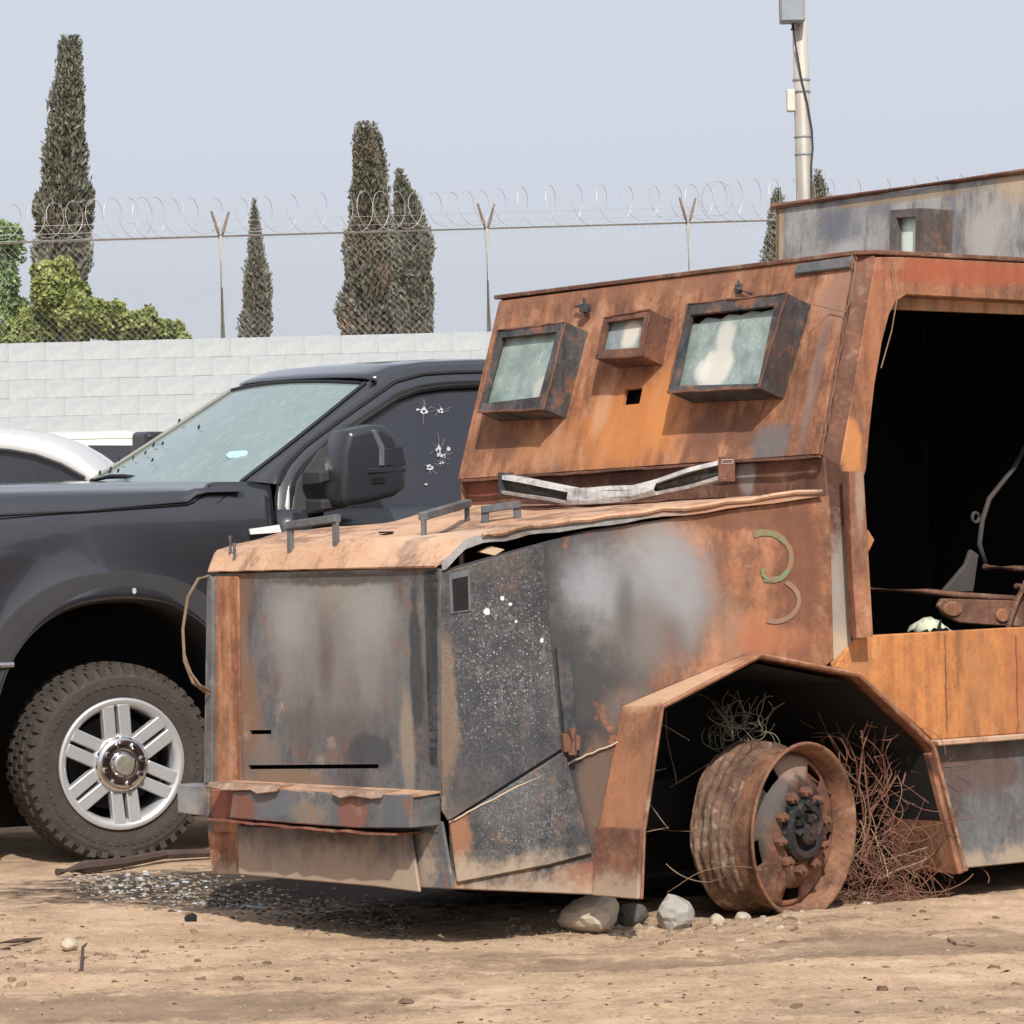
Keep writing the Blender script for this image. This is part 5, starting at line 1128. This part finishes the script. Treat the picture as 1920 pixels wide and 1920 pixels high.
fr_o = gh(roofl, .06); 
rows = [fr_o, [p+Vector((0, .10, .03)) for p in fr_o], [p+Vector((0, .5, .05)) for p in fr_o]]
rows += [[Vector((p.x, y1-p.y, p.z)) for p in r] for r in rows[::-1]]
MB().loft(rows).build('roof', WHITE, suv, smooth=True)
inner_ = gh([q1(*p) for p in [(-395, 922)]+wt+[(182, 922)]], .062)
outerl = gh([q1(-420, 924)]+roofl[1:-1]+[q1(215, 924)], .058)
A_, B_ = resamp(outerl, 40), resamp(inner_, 40)
fr1 = MB().loft([A_, B_]).build('window_frame', WHITE, suv, smooth=True, solid=.02)
rows = [inner_, [Vector((p.x, p.y, zb1-.05)) for p in inner_]]
MB().loft([[p+Vector((0, .015, 0)) for p in r] for r in rows]).build('side_window', TGLASS, suv)
MB().tube([p+Vector((0, -.006, 0)) for p in inner_[1:-1]], .010, 5).build('window_seal', RUB, suv)
t2 = MB().lathe([(.0, -.02), (.2, -.02), (.22, .0), (.33, .0), (.34, .03), (.34, .2), (.0, .2)], 28)
w1 = t2.build('wheel', TRIM, suv); w1.location = (-1.75, -.02, .34)
for (x, y) in ((1.45, -.02), (-1.75, y1-.18), (1.45, y1-.18)): o = w1.copy(); COL.objects.link(o); o.parent = suv; o.location = (x, y, .34)
D2 = 22.6; o2 = at(100, 900, D2)
van = empty('white_van', (o2.x, D2, 0)); tag(van, 'white van with a flat roof and a dark rear window, farthest back by the wall', 'van')
q2 = lambda px, py, y=0: at(px, py, D2+y)-Vector((o2.x, D2, 0))
zt2 = q2(100, 806).z; x0, x1 = q2(-300, 900).x, q2(330, 900).x
rows = []
for x, dz, ins in ((x0-1.5, -.9, .12), (x0-1.3, -.55, .06), (x0, -.04, .0), (x0+.3, 0, 0), (q2(230, 900).x, 0, 0), (q2(290, 900).x, -.03, .0), (x1, -.15, .03), (x1+.05, -.4, .05)):
    half = [(.06+ins, .35), (.0+ins, .6), (.0+ins, 1.35), (.07+ins, zt2-.12+dz), (.12+ins, zt2-.03+dz), (.26+ins, zt2+dz), (.95, zt2+.02+dz)]
    ln = [Vector((x, y, z)) for y, z in half]; rows.append(ln+[Vector((p.x, 1.9-p.y, p.z)) for p in ln[-2::-1]])
MB().loft(rows, False, True).build('body', WHITE, van, smooth=True)
for pts in ([(160, 834), (262, 834), (250, 872), (182, 880), (172, 872)], [(-180, 838), (-40, 836), (-40, 885), (-180, 888)]):
    o = MB().plate([Vector((q2(*p).x, .0+.07*max(0, (q2(*p).z-1.35)/(zt2-.12-1.35))-.006, q2(*p).z)) for p in pts], (0, .02, 0)).build('window', TGLASS, van, bevel=.01)
MB().tube([(x0+.2, .11, zt2-.06), (q2(290, 900).x, .11, zt2-.06)], .012, 6).build('roof_gutter', simple('gutter_cream', (.55, .52, .44), .5), van)
MB().box(q2(106, 832)+Vector((0, .03, 0)), (.05, .03, .02)).build('side_marker', RUB, van)
MB().tube([Vector((q2(138, 900).x, -.006, 1.0)), Vector((q2(134, 900).x, .0, 1.4)), Vector((q2(132, 818).x, .06, zt2-.12))], .004, 4).build('door_gap', simple('gap_grey', (.2, .2, .2)), van)
w2_ = t2.build('wheel', TRIM, van); w2_.location = (x0-.4, -.01, .34)
for (x, y) in ((x1-1.0, -.01), (x0-.4, 1.72), (x1-1.0, 1.72)): o = w2_.copy(); COL.objects.link(o); o.parent = van; o.location = (x, y, .34)

# ================================================================== loose things on the ground
def boulder(name, c, dims, label, cat, mat, seed, facet=0.0, rot=0, group=None):
    bm = bmesh.new(); bmesh.ops.create_icosphere(bm, subdivisions=3, radius=1)
    r_ = np.random.default_rng(seed); ph = r_.uniform(0, 6.28, 8)
    planes = [Vector(r_.normal(size=3)).normalized() for _ in range(9)]
    for v in bm.verts:
        p = v.co.normalized(); k = 1+.10*math.sin(p.x*3+ph[0])+.09*math.sin(p.y*4+ph[1]+p.z*2)+.04*math.sin(p.z*9+ph[2]+p.x*7)+r_.normal(0, .012)
        if facet:
            for n in planes:
                d = p.dot(n)*k
                if d > .74: k *= 1-facet+facet*.74/d
        v.co = Vector((p.x*k*dims[0], p.y*k*dims[1], p.z*k*dims[2]))
    me = bpy.data.meshes.new(name); bm.to_mesh(me); bm.free(); me.materials.append(mat)
    if not facet: me.polygons.foreach_set('use_smooth', [True]*len(me.polygons))
    o = bpy.data.objects.new(name, me); COL.objects.link(o); o.location = c; o.rotation_euler = (0, 0, rot)
    return tag(o, label, cat, group)
STONE = simple('pale_stone', (.42, .36, .28), .9, 0, .3, 14, .7)
CONCS = simple('grey_concrete', (.33, .31, .28), .9, 0, .3, 12, .6)
b1 = onground(1108, 1752); boulder('boulder', b1+Vector((0, .07, .055)), (.105, .13, .068), 'large pale boulder wedged under the front corner of the rusty truck', 'rock', STONE, 3, 0.5, .3)
b2 = onground(1268, 1746); boulder('concrete_chunk', b2+Vector((0, .06, .045)), (.078, .075, .064), 'broken grey concrete chunk beside the bare wheel', 'rock', CONCS, 12, 1.0, .9)
b3 = onground(1190, 1750); boulder('rock', b3+Vector((0, .25, .03)), (.06, .06, .045), 'dark rock in the shade between the boulder and the concrete chunk', 'rock', simple('dark_stone', (.10, .09, .08), .9), 8, .7)
for k, (px, py, q, lab) in enumerate(((1345, 1738, .026, 'small sandy stone touching the foot of the bare wheel, leftmost of a row'), (1393, 1735, .03, 'knobbly tan stone standing just in front of the bare wheel'), (1505, 1724, .018, 'small whitish stone under the right of the bare wheel'), (1625, 1703, .015, 'tiny pale stone beside the rusty cords'))):
    p = onground(px, py); boulder('stone', p+Vector((0, .02, q*.6)), (q*1.2, q, q), lab, 'stone', STONE, 20+k, .6, k, 'stones along the wheel')
p = onground(357, 1730); boulder('black_lump', p+Vector((0, 0, .014)), (.022, .02, .018), 'round black lump lying alone on the bare earth', 'cinder', CHAR, 5, .3)
def stick_(name, path, r, label, cat, mat):
    c = sum(path, Vector())/len(path); o = MB().tube([p-c for p in path], r, 7).build(name, mat); o.location = c; return tag(o, label, cat)
BURNT = simple('burnt_wood', (.07, .045, .038), .9, 0, .5, 12, .6)
g_ = lambda px, py, h=.0: onground(px, py)+Vector((0, 0, h))
stick_('burnt_log', [g_(108, 1645, .02), g_(160, 1640, .03), g_(230, 1632, .03), g_(310, 1618, .035), g_(400, 1612, .03)], [.016, .028, .022, .020, .018], 'long charred branch lying against the pickup tyre', 'branch', BURNT)
stick_('stick', [g_(-30, 1778, .01), g_(30, 1771, .012), g_(80, 1764, .008)], [.008, .008, .004], 'thin dark stick at the left edge of the bare earth', 'stick', BURNT)
stick_('stick', [g_(-20, 1786, .006), g_(18, 1781, .006)], .005, 'short twig just below the longer stick at the left edge', 'stick', BURNT)
stick_('twig', [g_(1778, 1764, .008), g_(1796, 1774, .006), g_(1830, 1775, .006)], [.004, .006, .003], 'bent pale twig on the earth bank at the right', 'twig', TWIG)
stick_('twig', [g_(152, 1822, .0), g_(156, 1800, .04), g_(163, 1796, .045)], [.006, .005, .003], 'dark twig sticking up from the ground at lower left', 'twig', BURNT)
p = g_(128, 1783, .02); boulder('pale_clod', p, (.03, .03, .024), 'pale clod of earth with the upright twig close by', 'stone', STONE, 31, .6)
def scatter(name, n, region, size, mat, label, flat=.3, seed=1, kind='stuff', cat='debris'):
    r_ = np.random.default_rng(seed); V = []; Fc = []
    for _ in range(n):
        px, py = region(r_); p = gnd(px, py); z = float(gz(p.x, p.y)); s_ = size[0]+(size[1]-size[0])*r_.uniform()**3
        k = 5; b = len(V); th0 = r_.uniform(0, 6.28); ez = r_.uniform(-.3, .3)
        for t_ in (0, 1):
            for i in range(k):
                a = th0+i*6.283/k; q = s_*r_.uniform(.6, 1.2)*(1 if t_ == 0 else .65); V.append((p.x+q*math.cos(a)*1.3, p.y+q*math.sin(a), z-.002+t_*s_*flat*r_.uniform(.6, 1.6)+ez*q*math.cos(a)*flat))
        Fc += [(b+i, b+(i+1) % k, b+k+(i+1) % k, b+k+i) for i in range(k)]+[tuple(b+k+i for i in range(k))]
    me = bpy.data.meshes.new(name); me.from_pydata(V, [], Fc); me.materials.append(mat); o = bpy.data.objects.new(name, me); COL.objects.link(o); return tag(o, label, cat, None, kind)
def litm(name, stops):
    t = NT(name); isl = t.n('NewGeometry', out=8); return t.bsdf(Base_Color=t.ramp(isl, stops), Roughness=.9, Specular_IOR_Level=.1)
PEB = litm('pebble_mix', [(0, (.17, .12, .08)), (.4, (.27, .195, .13)), (.7, (.33, .25, .175)), (.95, (.40, .33, .26))])
ASH = litm('ash_mix', [(0, (.03, .028, .027)), (.3, (.10, .085, .07)), (.55, (.23, .175, .13)), (.8, (.34, .265, .195)), (.93, (.33, .32, .31)), (.99, (.5, .5, .5))])
DRK = litm('dark_crumbs', [(0, (.03, .025, .022)), (.5, (.08, .06, .045)), (.9, (.17, .12, .09))])
def tri_reg(r_):   # band of ash along the foot of the wreck front
    u_ = r_.uniform(); px = 130+640*u_; c = 1642+88*u_; return px, c+r_.normal(0, 17)
scatter('ash_litter', 7000, tri_reg, (.002, .0115), ASH, 'grey ash and burnt scraps spilled along the foot of the rusty truck', .5, 1)
scatter('gravel', 4200, lambda r_: (r_.uniform(-60, 1980), 1640+290*r_.uniform()**.8), (.002, .006), PEB, 'fine gravel strewn over the bare earth', .6, 2, cat='gravel')
scatter('dark_crumbs', 900, lambda r_: (r_.uniform(-60, 1980), r_.uniform(1720, 1925)), (.003, .010), DRK, 'dark crumbs and bits of bark strewn over the bare earth', .4, 3)
scatter('clods', 520, lambda r_: (r_.uniform(-60, 1980), r_.uniform(1700, 1925)) if r_.uniform() < .55 else (r_.normal(260, 190), r_.normal(1800, 22)), (.005, .020), litm('clod_mix', [(0, (.13, .09, .06)), (.5, (.26, .185, .12)), (1, (.38, .28, .19))]), 'crumbled clods of earth lying over the bare ground', .55, 14, cat='earth clods')
scatter('straw_bits', 240, lambda r_: (r_.uniform(-60, 1980), r_.uniform(1700, 1925)), (.004, .016), litm('straw_mix', [(0, (.07, .05, .035)), (.6, (.30, .24, .16)), (1, (.5, .44, .34))]), 'bits of straw and bark litter on the bare ground', .15, 15)
scatter('gravel', 800, lambda r_: (r_.uniform(950, 1500), 1742+r_.normal(0, 9)-(0.02*0)), (.003, .014), PEB, 'coarser gravel in front of the shaded gap under the truck', .7, 4, cat='gravel')
def flakes(r_):
    return (r_.normal(500, 45), r_.normal(1703, 8)) if r_.uniform() < .45 else (r_.normal(250, 70), r_.normal(1655, 10))
scatter('foil_scraps', 70, flakes, (.006, .022), litm('foil', [(0, (.2, .2, .21)), (.6, (.33, .34, .37)), (1, (.5, .52, .56))]), 'pale bluish burnt foil scraps in the ash', .35, 6)
# rusty steel cords from the burnt tyre, and dry stalks in the arch
def tangle(name, n, centre, spread, length, r, mat, label, cat, seed, curl=1.0, up=.3, root=None):
    r_ = random.Random(seed); m = MB()
    for _ in range(n):
        p = Vector(centre)+Vector((r_.gauss(0, spread[0]), r_.gauss(0, spread[1]), r_.gauss(0, spread[2])))
        p.z = max(.01, p.z); d = Vector((r_.gauss(0, 1), r_.gauss(0, .6), r_.gauss(up, .8))).normalized(); ax = Vector((r_.gauss(0, .4), r_.gauss(0, 1), r_.gauss(0, .4))).normalized()
        path = [p.copy()]; k = r_.uniform(-1, 1)*curl
        for i in range(14):
            d = (Matrix.Rotation(k*.35+r_.gauss(0, .06), 3, ax) @ d).normalized(); p = p+d*length/14*r_.uniform(.8, 1.2); p.z = max(.006, p.z); path.append(p.copy())
        m.tube([q-Vector(centre) for q in path], r*r_.uniform(.7, 1.3), 4, False)
    o = m.build(name, mat); o.location = centre; tag(o, label, cat, None, 'stuff'); return o
lw = lambda px, py, y: W.wld(S(px, py, y))
c1 = lw(1640, 1480, .22); tangle('steel_cords', 90, c1, (.07, .06, .12), .32, .0016, CORD, 'tangle of rusty steel cords from the burnt tyre behind the bare wheel', 'wire tangle', 4, 1.2, .5)
c2 = lw(1660, 1650, .20); tangle('steel_cords', 190, c2, (.11, .09, .05), .26, .0014, CORD, 'heap of rusty cords lying on the ground behind the bare wheel', 'wire tangle', 5, .9, .2)
c3_ = lw(1640, 1620, .15); tangle('dry_stalks', 12, c3_, (.07, .05, .05), .2, .0014, simple('straw', (.36, .28, .17), .9, var=.3), 'pale dry stalks among the rusty cords', 'dry grass', 6, .5, .6)
c4 = lw(1255, 1560, .25); tangle('dry_stalks', 9, c4, (.05, .1, .12), .34, .0017, TWIG, 'dry brown stalks in the dark front of the wheel arch', 'dry grass', 8, .35, .3)
c5 = lw(1385, 1375, .30); tangle('dry_stalks', 60, c5, (.05, .07, .035), .13, .0014, simple('grey_fibre', (.16, .14, .10), .9, var=.4), 'greyish charred fibres caught on top of the bare wheel', 'dry grass', 9, 1.2, .8)
m = MB()
for pts in ([(1480, 1415), (1500, 1440), (1560, 1490), (1600, 1510)], [(1640, 1340), (1618, 1400), (1610, 1470), (1625, 1560), (1640, 1640)], [(1655, 1315), (1630, 1345), (1615, 1385)], [(1625, 1360), (1680, 1370), (1690, 1440), (1660, 1490), (1630, 1520)], [(1615, 1370), (1622, 1450), (1632, 1540), (1612, 1620)], [(1640, 1420), (1660, 1415), (1672, 1450), (1650, 1500), (1630, 1530)], [(1555, 1380), (1585, 1425)], [(1510, 1405), (1570, 1430), (1610, 1470)], [(1692, 1470), (1700, 1440), (1730, 1395)]):
    m.tube([W.vec(S(px, py, .12+.02*i))-W.vec(S(1640, 1480, .2)) for i, (px, py) in enumerate(pts)], .0034, 5)
o = m.build('bent_cords', CORD); o.location = W.wld(S(1640, 1480, .2)); tag(o, 'thicker looping rusty cords rising beside the bare wheel', 'wire tangle', None, 'stuff')
